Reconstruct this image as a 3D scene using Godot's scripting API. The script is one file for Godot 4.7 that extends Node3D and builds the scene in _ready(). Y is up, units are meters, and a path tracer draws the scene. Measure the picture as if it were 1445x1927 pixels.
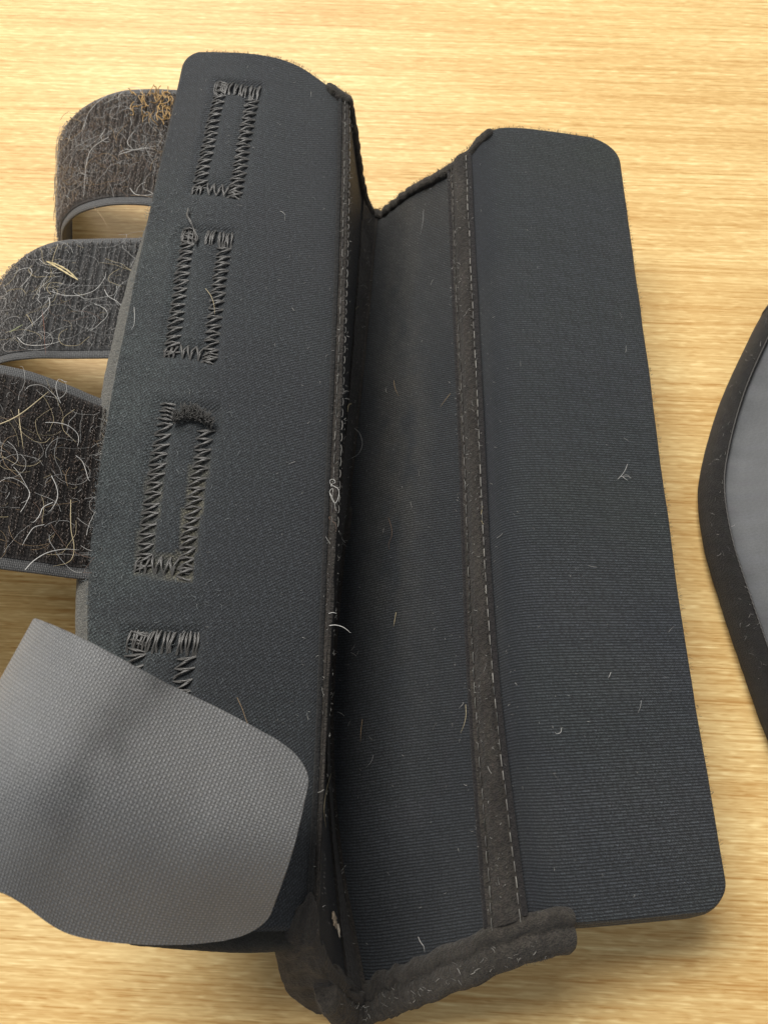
extends Node3D
# An opened tendon boot of black neoprene, lining side up, on a wood-grain table, with its pair beside it.
# Lengths in the tables at the end are millimetres; everything is built in metres, y up.

const MM := 0.001
var rng := RandomNumberGenerator.new()
var M := {}

func _ready():
	rng.seed = 4711
	# ---- camera
	var cam := Camera3D.new()
	cam.name = "camera"
	var lens := CameraAttributesPhysical.new()
	lens.frustum_focal_length = 18.13
	lens.frustum_focus_distance = 0.178
	lens.frustum_near = 0.01
	lens.frustum_far = 30.0
	lens.exposure_aperture = 24.0
	cam.attributes = lens
	cam.position = Vector3(0, 0.21, 0)
	cam.rotation_degrees = Vector3(-67, 0, 0)
	cam.fov = 67.0
	cam.near = 0.01
	cam.far = 30.0
	add_child(cam)
	cam.current = true
	# ---- air and exposure
	var env := Environment.new()
	env.background_mode = Environment.BG_COLOR
	env.background_color = Color(0.31, 0.318, 0.332).linear_to_srgb()
	env.tonemap_mode = Environment.TONE_MAPPER_LINEAR
	env.tonemap_exposure = 1.07
	env.sdfgi_enabled = true
	env.ssao_enabled = true
	env.ssil_enabled = true
	var we := WorldEnvironment.new()
	we.name = "environment"
	we.environment = env
	add_child(we)
	# ---- the room's two ceiling panels
	ceiling_lamp(Vector3(-0.62, 1.55, -0.75), Vector2(1.2, 0.6), 3.75, "white ceiling light panel nearest above the table")
	ceiling_lamp(Vector3(-0.55, 1.55, -2.3), Vector2(1.2, 0.6), 2.7, "white ceiling light panel farther back in the room")
	materials()
	table()
	boot()
	other_boot()
	debris()

# ------------------------------------------------------------------ small helpers
func lin(r: float, g: float, b: float) -> Color:
	return Color(r, g, b)

func tag(o: Node, label: String, category: String, group := "", kind := "") -> void:
	if label:
		o.set_meta("label", label)
	if category:
		o.set_meta("category", category)
	if group:
		o.set_meta("group", group)
	if kind:
		o.set_meta("kind", kind)

var used := {}
func numbered(called: String, where: Node) -> String:
	var key := str(where.get_instance_id()) + called
	var n: int = used.get(key, 0)
	used[key] = n + 1
	return called if n == 0 else "%s_%03d" % [called, n]

func put(parent: Node3D, called: String, mesh: Mesh, mat: Material) -> MeshInstance3D:
	var o := MeshInstance3D.new()
	o.name = numbered(called, parent)
	o.mesh = mesh
	o.material_override = mat
	parent.add_child(o, true)
	if parent != self and parent.has_meta("base"):
		o.position = -(parent.get_meta("base") as Vector3)
	return o

func holder(parent: Node3D, called: String) -> Node3D:
	var o := Node3D.new()
	o.name = numbered(called, parent)
	parent.add_child(o, true)
	if parent != self and parent.has_meta("base"):
		o.position = -(parent.get_meta("base") as Vector3)
	return o

func base_node(called: String, at: Vector3) -> Node3D:
	var o := Node3D.new()
	o.name = numbered(called, self)
	o.position = at
	o.set_meta("base", at)
	add_child(o, true)
	return o

func ceiling_lamp(at: Vector3, size: Vector2, energy: float, label: String) -> void:
	var o := base_node("ceiling_lamp", at)
	tag(o, label, "lamp", "")
	var frame := BoxMesh.new()
	frame.size = Vector3(size.x + 0.03, 0.03, size.y + 0.03)
	var f := put(o, "lamp_frame", frame, flat(lin(0.7, 0.7, 0.7), 0.5))
	f.position = Vector3(0, 0.02, 0)
	var pane := BoxMesh.new()
	pane.size = Vector3(size.x, 0.01, size.y)
	var glow := flat(lin(0.8, 0.8, 0.8), 0.6)
	glow.emission_enabled = true
	glow.emission = Color(1, 0.98, 0.95)
	glow.emission_energy_multiplier = 1.0
	var p := put(o, "lamp_diffuser", pane, glow)
	p.position = Vector3.ZERO
	var l := AreaLight3D.new()
	l.name = "lamp_light"
	l.area_size = size
	l.area_normalize_energy = true
	l.light_energy = energy
	l.light_color = Color(1.0, 0.985, 0.96)
	l.area_range = 8.0
	l.area_attenuation = 2.0
	l.shadow_enabled = true
	o.add_child(l)
	l.position = Vector3(0, -0.01, 0)
	l.rotation_degrees = Vector3(-90, 0, 0)

# ------------------------------------------------------------------ mesh builder
class Builder:
	var V := PackedVector3Array()
	var N := PackedVector3Array()
	var T := PackedVector2Array()
	var K := PackedColorArray()
	var I := PackedInt32Array()

	# a w by h grid of points (index j * w + i); faces and normals turned so that the normal at «at» runs with «hint»
	func grid(p: PackedVector3Array, w: int, h: int, uv: PackedVector2Array, col: PackedColorArray, hint: Vector3, at: int, ring := false) -> void:
		var nn := PackedVector3Array()
		nn.resize(w * h)
		for j in h:
			for i in w:
				var i0 := i - 1
				var i1 := i + 1
				if ring:
					i0 = w - 2 if i == 0 else i - 1
					i1 = 1 if i == w - 1 else i + 1
				else:
					i0 = maxi(i0, 0)
					i1 = mini(i1, w - 1)
				var du := p[j * w + i1] - p[j * w + i0]
				var dv := p[mini(j + 1, h - 1) * w + i] - p[maxi(j - 1, 0) * w + i]
				var c := dv.cross(du)
				var l := c.length()
				nn[j * w + i] = c / l if l > 1e-14 else Vector3.ZERO
		var turned := nn[at].dot(hint) < 0.0
		var first := V.size()
		for k in w * h:
			var q := nn[k]
			if q == Vector3.ZERO:
				q = hint.normalized() * (-1.0 if turned else 1.0)
			N.append(-q if turned else q)
		V.append_array(p)
		if uv.size():
			T.append_array(uv)
		else:
			for k in w * h:
				T.append(Vector2(p[k].x + p[k].y * 0.3, p[k].z + p[k].y * 0.7))
		if col.size():
			K.append_array(col)
		else:
			for k in w * h:
				K.append(Color.WHITE)
		for j in h - 1:
			for i in w - 1:
				var a := first + j * w + i
				var b := a + 1
				var c := a + w
				var d := c + 1
				if turned:
					I.append_array([a, d, b, a, c, d])
				else:
					I.append_array([a, b, d, a, d, c])

	func fan(p: PackedVector3Array, centre: Vector3, normal: Vector3, col: Color) -> void:
		var first := V.size()
		V.append(centre)
		V.append_array(p)
		for k in p.size() + 1:
			N.append(normal)
			K.append(col)
		T.append(Vector2(centre.x, centre.z))
		for q in p:
			T.append(Vector2(q.x, q.z))
		var n := p.size()
		var ccw := (p[1 % n] - p[0]).cross(p[2 % n] - p[1 % n]).dot(normal) > 0.0
		for k in n:
			var a := first + 1 + k
			var b := first + 1 + (k + 1) % n
			if ccw:
				I.append_array([first, b, a])
			else:
				I.append_array([first, a, b])

	func tube(path: PackedVector3Array, radii: PackedFloat32Array, sides: int, col: Color, caps := true) -> void:
		var n := path.size()
		if n < 2:
			return
		var p := PackedVector3Array()
		var cc := PackedColorArray()
		var uv := PackedVector2Array()
		var t0 := (path[1] - path[0]).normalized()
		var side := t0.cross(Vector3.UP)
		if side.length() < 0.05:
			side = t0.cross(Vector3.RIGHT)
		side = side.normalized()
		var run := 0.0
		var ends := []
		for k in n:
			var t := (path[mini(k + 1, n - 1)] - path[maxi(k - 1, 0)]).normalized()
			side = (side - t * side.dot(t)).normalized()
			var up := side.cross(t)
			var r := radii[k] if radii.size() == n else radii[0]
			if k > 0:
				run += path[k].distance_to(path[k - 1])
			for i in sides + 1:
				var a := TAU * i / sides
				p.append(path[k] + (side * cos(a) + up * sin(a)) * r)
				cc.append(col)
				uv.append(Vector2(run, a * r))
			if k == 0:
				ends.append([p.slice(0, sides), path[0], -t])
			if k == n - 1:
				ends.append([p.slice(p.size() - sides - 1, p.size() - 1), path[k], t])
		grid(p, sides + 1, n, uv, cc, p[0] - path[0], 0, true)
		if caps:
			for e in ends:
				fan(e[0], e[1], e[2], col)

	func mesh() -> ArrayMesh:
		var m := ArrayMesh.new()
		var a := []
		a.resize(Mesh.ARRAY_MAX)
		a[Mesh.ARRAY_VERTEX] = V
		a[Mesh.ARRAY_NORMAL] = N
		a[Mesh.ARRAY_TEX_UV] = T
		a[Mesh.ARRAY_COLOR] = K
		a[Mesh.ARRAY_INDEX] = I
		m.add_surface_from_arrays(Mesh.PRIMITIVE_TRIANGLES, a)
		return m

# ------------------------------------------------------------------ smooth sheet through a grid of points
class Sheet:
	var rows := []
	var nu := 0
	var nv := 0

	func _init(table: Array):
		nv = table.size()
		nu = table[0].size()
		var body := []
		for r in table:
			var line := PackedVector3Array()
			for q in r:
				line.append(Vector3(q[0], q[1], q[2]) * 0.001)
			line.insert(0, line[0] * 2.0 - line[1])
			line.append(line[nu] * 2.0 - line[nu - 1])
			body.append(line)
		var top := PackedVector3Array()
		var low := PackedVector3Array()
		for k in nu + 2:
			top.append(body[0][k] * 2.0 - body[1][k])
			low.append(body[nv - 1][k] * 2.0 - body[nv - 2][k])
		rows.append(top)
		rows.append_array(body)
		rows.append(low)

	func at(u: float, v: float) -> Vector3:
		var i := clampi(int(floor(u)), 0, nu - 2)
		var j := clampi(int(floor(v)), 0, nv - 2)
		var fu := u - i
		var fv := v - j
		var q := [Vector3.ZERO, Vector3.ZERO, Vector3.ZERO, Vector3.ZERO]
		for k in 4:
			var line: PackedVector3Array = rows[j + k]
			q[k] = line[i + 1].cubic_interpolate(line[i + 2], line[i], line[i + 3], fu)
		return (q[1] as Vector3).cubic_interpolate(q[2], q[0], q[3], fv)

	func along_u(u: float, v: float) -> Vector3:
		return (at(u + 0.02, v) - at(u - 0.02, v)).normalized()

	func along_v(u: float, v: float) -> Vector3:
		return (at(u, v + 0.02) - at(u, v - 0.02)).normalized()

	func normal(u: float, v: float) -> Vector3:
		return (at(u, v + 0.02) - at(u, v - 0.02)).cross(at(u + 0.02, v) - at(u - 0.02, v)).normalized()

# A solid piece of a sheet: opts = lift, thick, corners [u0v0, u1v0, u0v1, u1v1] in mm, free [left, right, top, bottom], round, disp, tint, turn, back
func piece(s: Sheet, u0: float, u1: float, v0: float, v1: float, nu: int, nv: int, opts := {}) -> ArrayMesh:
	var lift: float = opts.get("lift", 0.0)
	var thick: float = opts.get("thick", 0.004)
	var corners: Array = opts.get("corners", [0.0, 0.0, 0.0, 0.0])
	var free: Array = opts.get("free", [false, false, false, false])
	var soft: float = opts.get("round", 0.0012)
	var disp = opts.get("disp")
	var tint = opts.get("tint")
	var left = opts.get("left")
	var plain: Color = opts.get("color", Color.WHITE)
	var turn: float = opts.get("turn", 0.0)
	var um := (u0 + u1) / 2
	var vm := (v0 + v1) / 2
	var mu := 0.0
	for k in 12:
		mu += s.at(lerpf(u0, u1, k / 12.0), vm).distance_to(s.at(lerpf(u0, u1, (k + 1) / 12.0), vm))
	var mv := 0.0
	for k in 12:
		mv += s.at(um, lerpf(v0, v1, k / 12.0)).distance_to(s.at(um, lerpf(v0, v1, (k + 1) / 12.0)))
	var b := Builder.new()
	var p := PackedVector3Array()
	var where := PackedVector2Array()
	var w := nu + 1
	var h := nv + 1
	for j in h:
		var t := float(j) / nv
		t = lerpf(t, (1.0 - cos(PI * t)) / 2.0, 0.4)
		var down := t * mv
		var cut := [0.0, 0.0]
		for e in 2:
			var r0: float = corners[e] * MM
			var r1: float = corners[2 + e] * MM
			if r0 > 0 and down < r0:
				cut[e] = r0 - sqrt(maxf(r0 * r0 - (r0 - down) * (r0 - down), 0.0))
			if r1 > 0 and mv - down < r1:
				var q := r1 - (mv - down)
				cut[e] = r1 - sqrt(maxf(r1 * r1 - q * q, 0.0))
		var ua: float = u0 + (u1 - u0) * cut[0] / mu
		if left != null:
			ua += left.call(lerpf(v0, v1, t))
		var ub: float = u1 - (u1 - u0) * cut[1] / mu
		for i in w:
			var x := float(i) / nu
			x = lerpf(x, (1.0 - cos(PI * x)) / 2.0, 0.4)
			var uu := lerpf(ua, ub, x)
			var vv := lerpf(v0, v1, t)
			where.append(Vector2(uu, vv))
			p.append(s.at(uu, vv))
	var nn := PackedVector3Array()
	nn.resize(w * h)
	for j in h:
		for i in w:
			var du := p[j * w + mini(i + 1, nu)] - p[j * w + maxi(i - 1, 0)]
			var dv := p[mini(j + 1, nv) * w + i] - p[maxi(j - 1, 0) * w + i]
			nn[j * w + i] = dv.cross(du).normalized()
	var uv := PackedVector2Array()
	var col := PackedColorArray()
	var top := PackedVector3Array()
	var low := PackedVector3Array()
	var ct := cos(turn)
	var sn := sin(turn)
	for j in h:
		for i in w:
			var k := j * w + i
			var q := where[k]
			var d := lift
			if disp != null:
				d += disp.call(q.x, q.y)
			if soft > 0.0:
				var e := 1.0
				if free[0]: e = minf(e, p[k].distance_to(p[j * w]))
				if free[1]: e = minf(e, p[k].distance_to(p[j * w + nu]))
				if free[2]: e = minf(e, p[k].distance_to(p[i]))
				if free[3]: e = minf(e, p[k].distance_to(p[nv * w + i]))
				if e < soft:
					d -= 0.55 * (soft - sqrt(maxf(soft * soft - (soft - e) * (soft - e), 0.0)))
			top.append(p[k] + nn[k] * d)
			low.append(p[k] + nn[k] * (lift - thick))
			var a := (q.x - u0) / (u1 - u0) * mu
			var c := (q.y - v0) / (v1 - v0) * mv
			uv.append(Vector2(a * ct - c * sn, a * sn + c * ct))
			col.append(tint.call(q.x, q.y) if tint != null else plain)
	var mid := (h / 2) * w + w / 2
	b.grid(top, w, h, uv, col, nn[mid], mid)
	b.grid(low, w, h, uv, col, -nn[mid], mid)
	# the edge all round, slightly bulging
	var loop := PackedInt32Array()
	for i in w: loop.append(i)
	for j in range(1, h): loop.append(j * w + nu)
	for i in range(nu - 1, -1, -1): loop.append(nv * w + i)
	for j in range(nv - 1, 0, -1): loop.append(j * w)
	loop.append(0)
	var n := loop.size()
	var sp := PackedVector3Array()
	var su := PackedVector2Array()
	var sc := PackedColorArray()
	var edge_col = opts.get("edge")
	var hint := Vector3.ZERO
	for ring in 4:
		for m in n:
			var k := loop[m]
			var prev := p[loop[(m - 2 + n) % n]] if m < 1 else p[loop[m - 1]]
			var next := p[loop[1]] if m == n - 1 else p[loop[m + 1]]
			var o := (next - prev).cross(nn[k]).normalized()
			if o.dot(p[k] - p[mid]) < 0 and absf(o.dot((p[k] - p[mid]).normalized())) > 0.3:
				o = -o
			var r: float = [0.0, 0.3, 0.7, 1.0][ring]
			var bulge: float = [0.0, 0.22, 0.22, 0.0][ring]
			sp.append(top[k].lerp(low[k], r) + o * minf(thick, 0.004) * bulge)
			su.append(uv[k] + Vector2(0, r * thick))
			sc.append(edge_col if edge_col != null else col[k])
			if ring == 1 and m == w / 2:
				hint = o
	b.grid(sp, n, 4, su, sc, hint, n + w / 2)
	return b.mesh()

# A closed profile (mm: out from the edge, up along the normal) swept along a list of frames [point, out, up]
func sweep(frames: Array, profile: Array, wave, col, blunt := 0.0) -> ArrayMesh:
	var b := Builder.new()
	var w := profile.size() + 1
	var h := frames.size()
	var p := PackedVector3Array()
	var c := PackedColorArray()
	var uv := PackedVector2Array()
	var run := 0.0
	for j in h:
		var f: Array = frames[j]
		if j > 0:
			run += (f[0] as Vector3).distance_to(frames[j - 1][0])
		var ends := minf(j, h - 1 - j)
		var k := 1.0
		if ends < 5:
			k = lerpf(blunt, 1.0, sqrt(1.0 - pow(1.0 - (ends + 0.35) / 5.35, 2.0)))
		var middle := Vector2.ZERO
		for q in profile:
			middle += Vector2(q[0], q[1]) / profile.size()
		var cross := 0.0
		for i in w:
			var q: Array = profile[i % profile.size()]
			var v := middle + (Vector2(q[0], q[1]) - middle) * k
			var bump: Vector2 = wave.call(f[3], i % profile.size(), run) if wave != null else Vector2.ZERO
			v += bump * k
			p.append(f[0] + ((f[1] as Vector3) * v.x + (f[2] as Vector3) * v.y) * MM)
			c.append(col.call(f[3], i % profile.size()) if col != null else Color.WHITE)
			uv.append(Vector2(run, cross))
			var q2: Array = profile[(i + 1) % profile.size()]
			cross += Vector2(q[0], q[1]).distance_to(Vector2(q2[0], q2[1])) * MM
	var at := (h / 2) * w
	var mid_point := Vector3.ZERO
	for i in w - 1:
		mid_point += p[at + i] / (w - 1)
	b.grid(p, w, h, uv, c, p[at + 2] - mid_point, at + 2, true)
	for e in [0, h - 1]:
		var ringp := p.slice(e * w, e * w + w - 1)
		var ctr := Vector3.ZERO
		for q in ringp:
			ctr += q / ringp.size()
		var nxt: Vector3 = frames[1][0] - frames[0][0] if e == 0 else frames[h - 2][0] - frames[h - 1][0]
		b.fan(ringp, ctr, -nxt.normalized(), c[e * w])
	return b.mesh()

func curve(points: Array, steps: int) -> PackedVector3Array:
	var p := PackedVector3Array()
	for q in points:
		p.append(q if q is Vector3 else Vector3(q[0], q[1], q[2]) * MM)
	p.insert(0, p[0] * 2.0 - p[1])
	p.append(p[p.size() - 1] * 2.0 - p[p.size() - 2])
	var out := PackedVector3Array()
	for i in range(1, p.size() - 2):
		for k in steps:
			out.append(p[i].cubic_interpolate(p[i + 1], p[i - 1], p[i + 2], float(k) / steps))
	out.append(p[p.size() - 2])
	return out

# ------------------------------------------------------------------ materials
func flat(c: Color, rough: float) -> StandardMaterial3D:
	var m := StandardMaterial3D.new()
	m.albedo_color = c.linear_to_srgb()
	m.roughness = rough
	return m

func noise(seed_: int, freq: float, octaves := 3) -> FastNoiseLite:
	var n := FastNoiseLite.new()
	n.seed = seed_
	n.noise_type = FastNoiseLite.TYPE_SIMPLEX_SMOOTH
	n.frequency = freq
	n.fractal_octaves = octaves
	return n

func grey_image(size: int, f: Callable) -> Image:
	var data := PackedByteArray()
	data.resize(size * size)
	for y in size:
		for x in size:
			data[y * size + x] = clampi(int(f.call(float(x) / size, float(y) / size) * 255.0), 0, 255)
	return Image.create_from_data(size, size, false, Image.FORMAT_L8, data)

func tone(im: Image, low: float, high: float) -> ImageTexture:
	var t := im.duplicate() as Image
	var d := t.get_data()
	for k in d.size():
		d[k] = int((low + (high - low) * d[k] / 255.0) * 255.0)
	return ImageTexture.create_from_image(Image.create_from_data(t.get_width(), t.get_height(), false, Image.FORMAT_L8, d))

func cloth(called: String, relief: Image, low: float, high: float, tile: float, bump_cm: float, rough: float, rim: float) -> StandardMaterial3D:
	var m := StandardMaterial3D.new()
	m.resource_name = called
	m.vertex_color_use_as_albedo = true
	m.albedo_texture = tone(relief, low, high)  # relief also sets the colour, so grooves carry some painted shade
	m.heightmap_enabled = true
	m.heightmap_texture = ImageTexture.create_from_image(relief)
	m.heightmap_scale = bump_cm
	m.uv1_scale = Vector3(1.0 / tile, 1.0 / tile, 1)
	m.roughness = rough
	m.metallic_specular = 0.45
	if rim > 0:
		m.rim_enabled = true
		m.rim = rim
		m.rim_tint = 0.15
	return m

func materials() -> void:
	var speck := noise(5, 0.09, 3).get_seamless_image(256, 256)
	var rough_cloud := noise(6, 0.03, 4).get_seamless_image(256, 256)
	var kernel := noise(7, 0.35, 1).get_seamless_image(256, 256)
	var px := func(im: Image, x: float, y: float) -> float:
		return im.get_pixel(int(x * 256.0) % 256, int(y * 256.0) % 256).r
	# ribbed knit: rows of small chevrons
	var rib := grey_image(256, func(x: float, y: float) -> float:
		var z := absf(fposmod(x * 20.0, 1.0) - 0.5) * 2.0
		var wob: float = px.call(rough_cloud, x, y)
		var row := 0.5 + 0.5 * cos(TAU * (y * 12.0 + 0.24 * z + 0.25 * wob))
		var loop := 0.5 + 0.5 * cos(TAU * x * 40.0)
		var yarn: float = px.call(kernel, fposmod(floor(x * 40.0) / 40.0 + 0.01, 1.0), fposmod(floor(y * 12.0 + 0.24 * z + 0.25 * wob + 0.5) / 12.0, 1.0))
		return clampf(0.06 + 0.66 * (0.22 + 0.78 * row) * (0.7 + 0.3 * loop) * (0.3 + 1.0 * yarn) + 0.5 * (px.call(speck, x, y) - 0.4), 0, 1))
	# fine twill of the flap
	var twill := grey_image(256, func(x: float, y: float) -> float:
		var a := 0.5 + 0.5 * cos(TAU * (y * 10.0 + x * 5.0))
		var c := 0.5 + 0.5 * cos(TAU * (x * 10.0 - y * 4.0))
		var yarn: float = px.call(kernel, fposmod(floor(x * 14.0) / 14.0 + 0.01, 1.0), fposmod(floor(y * 20.0 + x * 10.0) / 20.0, 1.0))
		return clampf(0.1 + 0.5 * (0.35 + 0.65 * a) * (0.45 + 0.55 * c) * (0.15 + 1.25 * yarn) + 0.5 * (px.call(speck, x, y) - 0.4), 0, 1))
	# coarse plain weave of the straps' back
	var weave := grey_image(256, func(x: float, y: float) -> float:
		var cx := fposmod(x * 8.0, 2.0)
		var cy := fposmod(y * 8.0, 2.0)
		var over := (cx < 1.0) == (cy < 1.0)
		var fx := fposmod(cx, 1.0)
		var fy := fposmod(cy, 1.0)
		var hgt := sin(PI * fx) * (0.6 + 0.4 * sin(PI * fy)) if over else sin(PI * fy) * (0.35 + 0.3 * sin(PI * fx))
		return clampf(0.1 + 0.72 * hgt * (0.55 + 0.75 * px.call(rough_cloud, x, y)) + 0.4 * (px.call(speck, x, y) - 0.5), 0, 1))
	var nap := grey_image(256, func(x: float, y: float) -> float:
		return clampf(0.55 * px.call(speck, x, y) + 0.5 * px.call(rough_cloud, x, y), 0, 1))
	M.rib = cloth("ribbed_knit", rib, 0.18, 1.0, 0.0076, 0.042, 0.66, 0.1)
	M.twill = cloth("fine_knit", twill, 0.15, 1.0, 0.0068, 0.05, 0.66, 0.14)
	M.weave = cloth("woven_tape", weave, 0.62, 1.0, 0.0043, 0.028, 0.55, 0.1)
	M.tape = cloth("hook_tape_ground", weave, 0.6, 1.0, 0.0075, 0.03, 0.7, 0.1)
	M.suede = cloth("worn_suede", nap, 0.45, 1.0, 0.011, 0.05, 0.88, 0.15)
	M.foam = cloth("foam_edge", nap, 0.6, 1.0, 0.006, 0.06, 0.95, 0.1)
	M.shell = cloth("coated_shell", nap, 0.8, 1.0, 0.012, 0.004, 0.55, 0.0)
	M.thread = flat(lin(0.085, 0.082, 0.077), 0.33)
	M.thread.resource_name = "nylon_thread"
	M.hook_brown = flat(lin(0.19, 0.158, 0.132), 0.3)
	M.hook_grey = flat(lin(0.165, 0.155, 0.148), 0.28)
	M.hook_dark = flat(lin(0.075, 0.061, 0.053), 0.24)
	M.strand = StandardMaterial3D.new()
	M.strand.resource_name = "hair_and_straw"
	M.strand.vertex_color_use_as_albedo = true
	M.strand.roughness = 0.45

# ------------------------------------------------------------------ the table
func table() -> void:
	var w := 2048
	var h := 2048
	var cloud := func(seed_: int, sw: int, sh: int, fx: float, oct: int) -> PackedByteArray:
		var im := noise(seed_, fx, oct).get_seamless_image(sw, sh)
		im.resize(w, h, Image.INTERPOLATE_CUBIC)
		return im.get_data()
	var broad: PackedByteArray = cloud.call(21, 48, 512, 0.035, 3)
	var streak: PackedByteArray = cloud.call(22, 48, 2048, 0.09, 4)
	var fleck: PackedByteArray = cloud.call(23, 340, 2048, 0.19, 2)
	var fine: PackedByteArray = cloud.call(24, 500, 2048, 0.16, 1)
	var grain := PackedByteArray()
	grain.resize(w * h)
	var out := PackedByteArray()
	out.resize(w * h * 3)
	for k in w * h:
		var t := 0.45 + (broad[k] - 128) * 0.0012 + (streak[k] - 128) * 0.0011
		t += maxf(fleck[k] - 150, 0) * 0.003 - maxf(fine[k] - 155, 0) * 0.003
		grain[k] = clampi(int(t * 255.0), 0, 255)
	# short pores and pale fibres, each a dash of one or two texels
	for n in 130000:
		var x := rng.randi() % w
		var y := rng.randi() % h
		var long := rng.randi_range(8, 40) if n % 5 else rng.randi_range(60, 260)
		var deep := rng.randi_range(-46, 52) if n % 5 else rng.randi_range(-26, 44)
		var rise := rng.randf_range(-0.02, 0.02)
		for i in long:
			var f := minf(i, long - i) / 5.0
			var k := (int(y + rise * i) % h + h) % h * w + (x + i) % w
			grain[k] = clampi(grain[k] + int(deep * minf(f, 1.0)), 0, 255)
			if n % 5 == 0:
				k = (k + w) % (w * h)
				grain[k] = clampi(grain[k] + int(deep * 0.7 * minf(f, 1.0)), 0, 255)
	for k in w * h:
		var t := grain[k] / 255.0
		out[k * 3] = int(246.0 - 60.0 * t)
		out[k * 3 + 1] = int(221.0 - 80.0 * t)
		out[k * 3 + 2] = int(161.0 - 82.0 * t)
	var m := StandardMaterial3D.new()
	m.resource_name = "wood_grain_laminate"
	m.albedo_texture = ImageTexture.create_from_image(Image.create_from_data(w, h, false, Image.FORMAT_RGB8, out))
	m.roughness = 0.42
	m.metallic_specular = 0.4
	# a slab with a rounded front edge; the grain runs along x, two degrees askew
	var b := Builder.new()
	var xs := [-0.75, -0.4, 0.0, 0.4, 0.75]
	var prof := [Vector2(-0.62, 0.0), Vector2(-0.3, 0.0), Vector2(0.0, 0.0), Vector2(0.165, 0.0), Vector2(0.174, -0.002), Vector2(0.179, -0.009), Vector2(0.18, -0.028)]
	var p := PackedVector3Array()
	var uv := PackedVector2Array()
	for q in prof:
		for x in xs:
			p.append(Vector3(x, q.y, q.x))
			var z: float = q.x - q.y
			uv.append(Vector2((x * cos(0.035) + z * sin(0.045)) / 0.50, (-x * sin(0.045) + z * cos(0.045)) / 0.40))
	b.grid(p, xs.size(), prof.size(), uv, PackedColorArray(), Vector3.UP, 7)
	var under := PackedVector3Array()
	for z in [0.18, -0.62]:
		for x in xs:
			under.append(Vector3(x, -0.028, z))
	b.grid(under, xs.size(), 2, PackedVector2Array(), PackedColorArray(), Vector3.DOWN, 2)
	var back := PackedVector3Array()
	for y in [0.0, -0.028]:
		for x in xs:
			back.append(Vector3(x, y, -0.62))
	b.grid(back, xs.size(), 2, PackedVector2Array(), PackedColorArray(), Vector3.FORWARD, 2)
	for x in [-0.75, 0.75]:
		var side := PackedVector3Array()
		for q in prof:
			side.append(Vector3(x, q.y, q.x))
		side.append(Vector3(x, -0.028, -0.62))
		b.fan(side, Vector3(x, -0.014, -0.2), Vector3(signf(x), 0, 0), Color.WHITE)
	var o := put(self, "tabletop", b.mesh(), m)
	tag(o, "light golden wood grain tabletop under both boots", "table", "", "structure")

# ------------------------------------------------------------------ the opened boot
var S: Sheet
var boot_node: Node3D
var wear: FastNoiseLite
var fuzzn: FastNoiseLite

# place inside a stitched box in mm from its top left corner: (across, down)
func in_box(k: int, u: float, v: float) -> Vector2:
	var c: Array = BOXES[k]
	var o := Vector2(c[0][0], c[0][1])
	var x := Vector2(c[1][0], c[1][1]) - o
	var y := Vector2(c[2][0], c[2][1]) - o
	var d := Vector2(u, v) - o
	var det := x.x * y.y - x.y * y.x
	var q := Vector2((d.x * y.y - d.y * y.x) / det * 15.0, (x.x * d.y - x.y * d.x) / det * 40.0)
	if q.x > -8 and q.x < 23 and q.y > -8 and q.y < 48:
		for pass_ in 2:
			d = Vector2(u, v) - box_uv(k, q.x, q.y)
			q += Vector2((d.x * y.y - d.y * y.x) / det * 15.0, (x.x * d.y - x.y * d.x) / det * 40.0)
	return q

func box_uv(k: int, a: float, b: float) -> Vector2:
	var c: Array = BOXES[k]
	var t := Vector2(c[0][0], c[0][1]).lerp(Vector2(c[1][0], c[1][1]), a / 15.0)
	var l := Vector2(c[2][0], c[2][1]).lerp(Vector2(c[3][0], c[3][1]), a / 15.0)
	return t.lerp(l, b / 40.0)

func flap_dent(u: float, v: float) -> float:
	var d := 0.0
	for k in 4:
		var q := in_box(k, u, v)
		if q.x < -4 or q.x > 19 or q.y < -4 or q.y > 44:
			continue
		var s := minf(minf(q.x, 15.0 - q.x), minf(q.y, 40.0 - q.y))
		var f := smoothstep(-1.6, 0.7, s) * (1.0 - 0.8 * smoothstep(3.4, 5.6, s))
		var pucker := 0.18 * sin(q.y * TAU / 2.6) * smoothstep(-1.5, 0.0, s) * (1.0 - smoothstep(3.6, 5.0, s))
		d -= (f + 0.35 * pucker) * 0.95 * MM
	d += 0.25 * MM * wear.get_noise_2d(u * 40.0, v * 40.0) + 0.6 * MM * wear.get_noise_2d(u * 13.0 + 50.0, v * 9.0)
	return d

func flap_tint(u: float, v: float) -> Color:
	var c := Color(0.142, 0.164, 0.186)
	# lighter fuzz where the lining is rubbed, towards the left edge of the lower half
	var rub := smoothstep(1.4, 0.0, u) * smoothstep(1.5, 3.5, v) * (0.6 + 0.9 * wear.get_noise_2d(u * 30.0, v * 60.0))
	rub += 0.25 * maxf(wear.get_noise_2d(u * 14.0 + 90.0, v * 22.0), 0.0)
	c = c.lerp(Color(0.235, 0.285, 0.290), clampf(rub, 0, 1))
	# pale dried mud rubbed into the channels of the third box
	var q := in_box(2, u, v)
	if q.x > 0 and q.x < 15 and q.y > 2 and q.y < 41:
		var s := minf(minf(q.x, 15.0 - q.x), 40.0 - q.y)
		if s < 4.6:
			var mud := smoothstep(8.0, 22.0, q.y) * (0.75 + 0.9 * fuzzn.get_noise_2d(q.x * 9.0, q.y * 9.0)) * (1.0 if q.x > 8 else 0.45)
			c = c.lerp(Color(0.62, 0.58, 0.42), clampf(mud, 0, 0.85))
	return c

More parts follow.
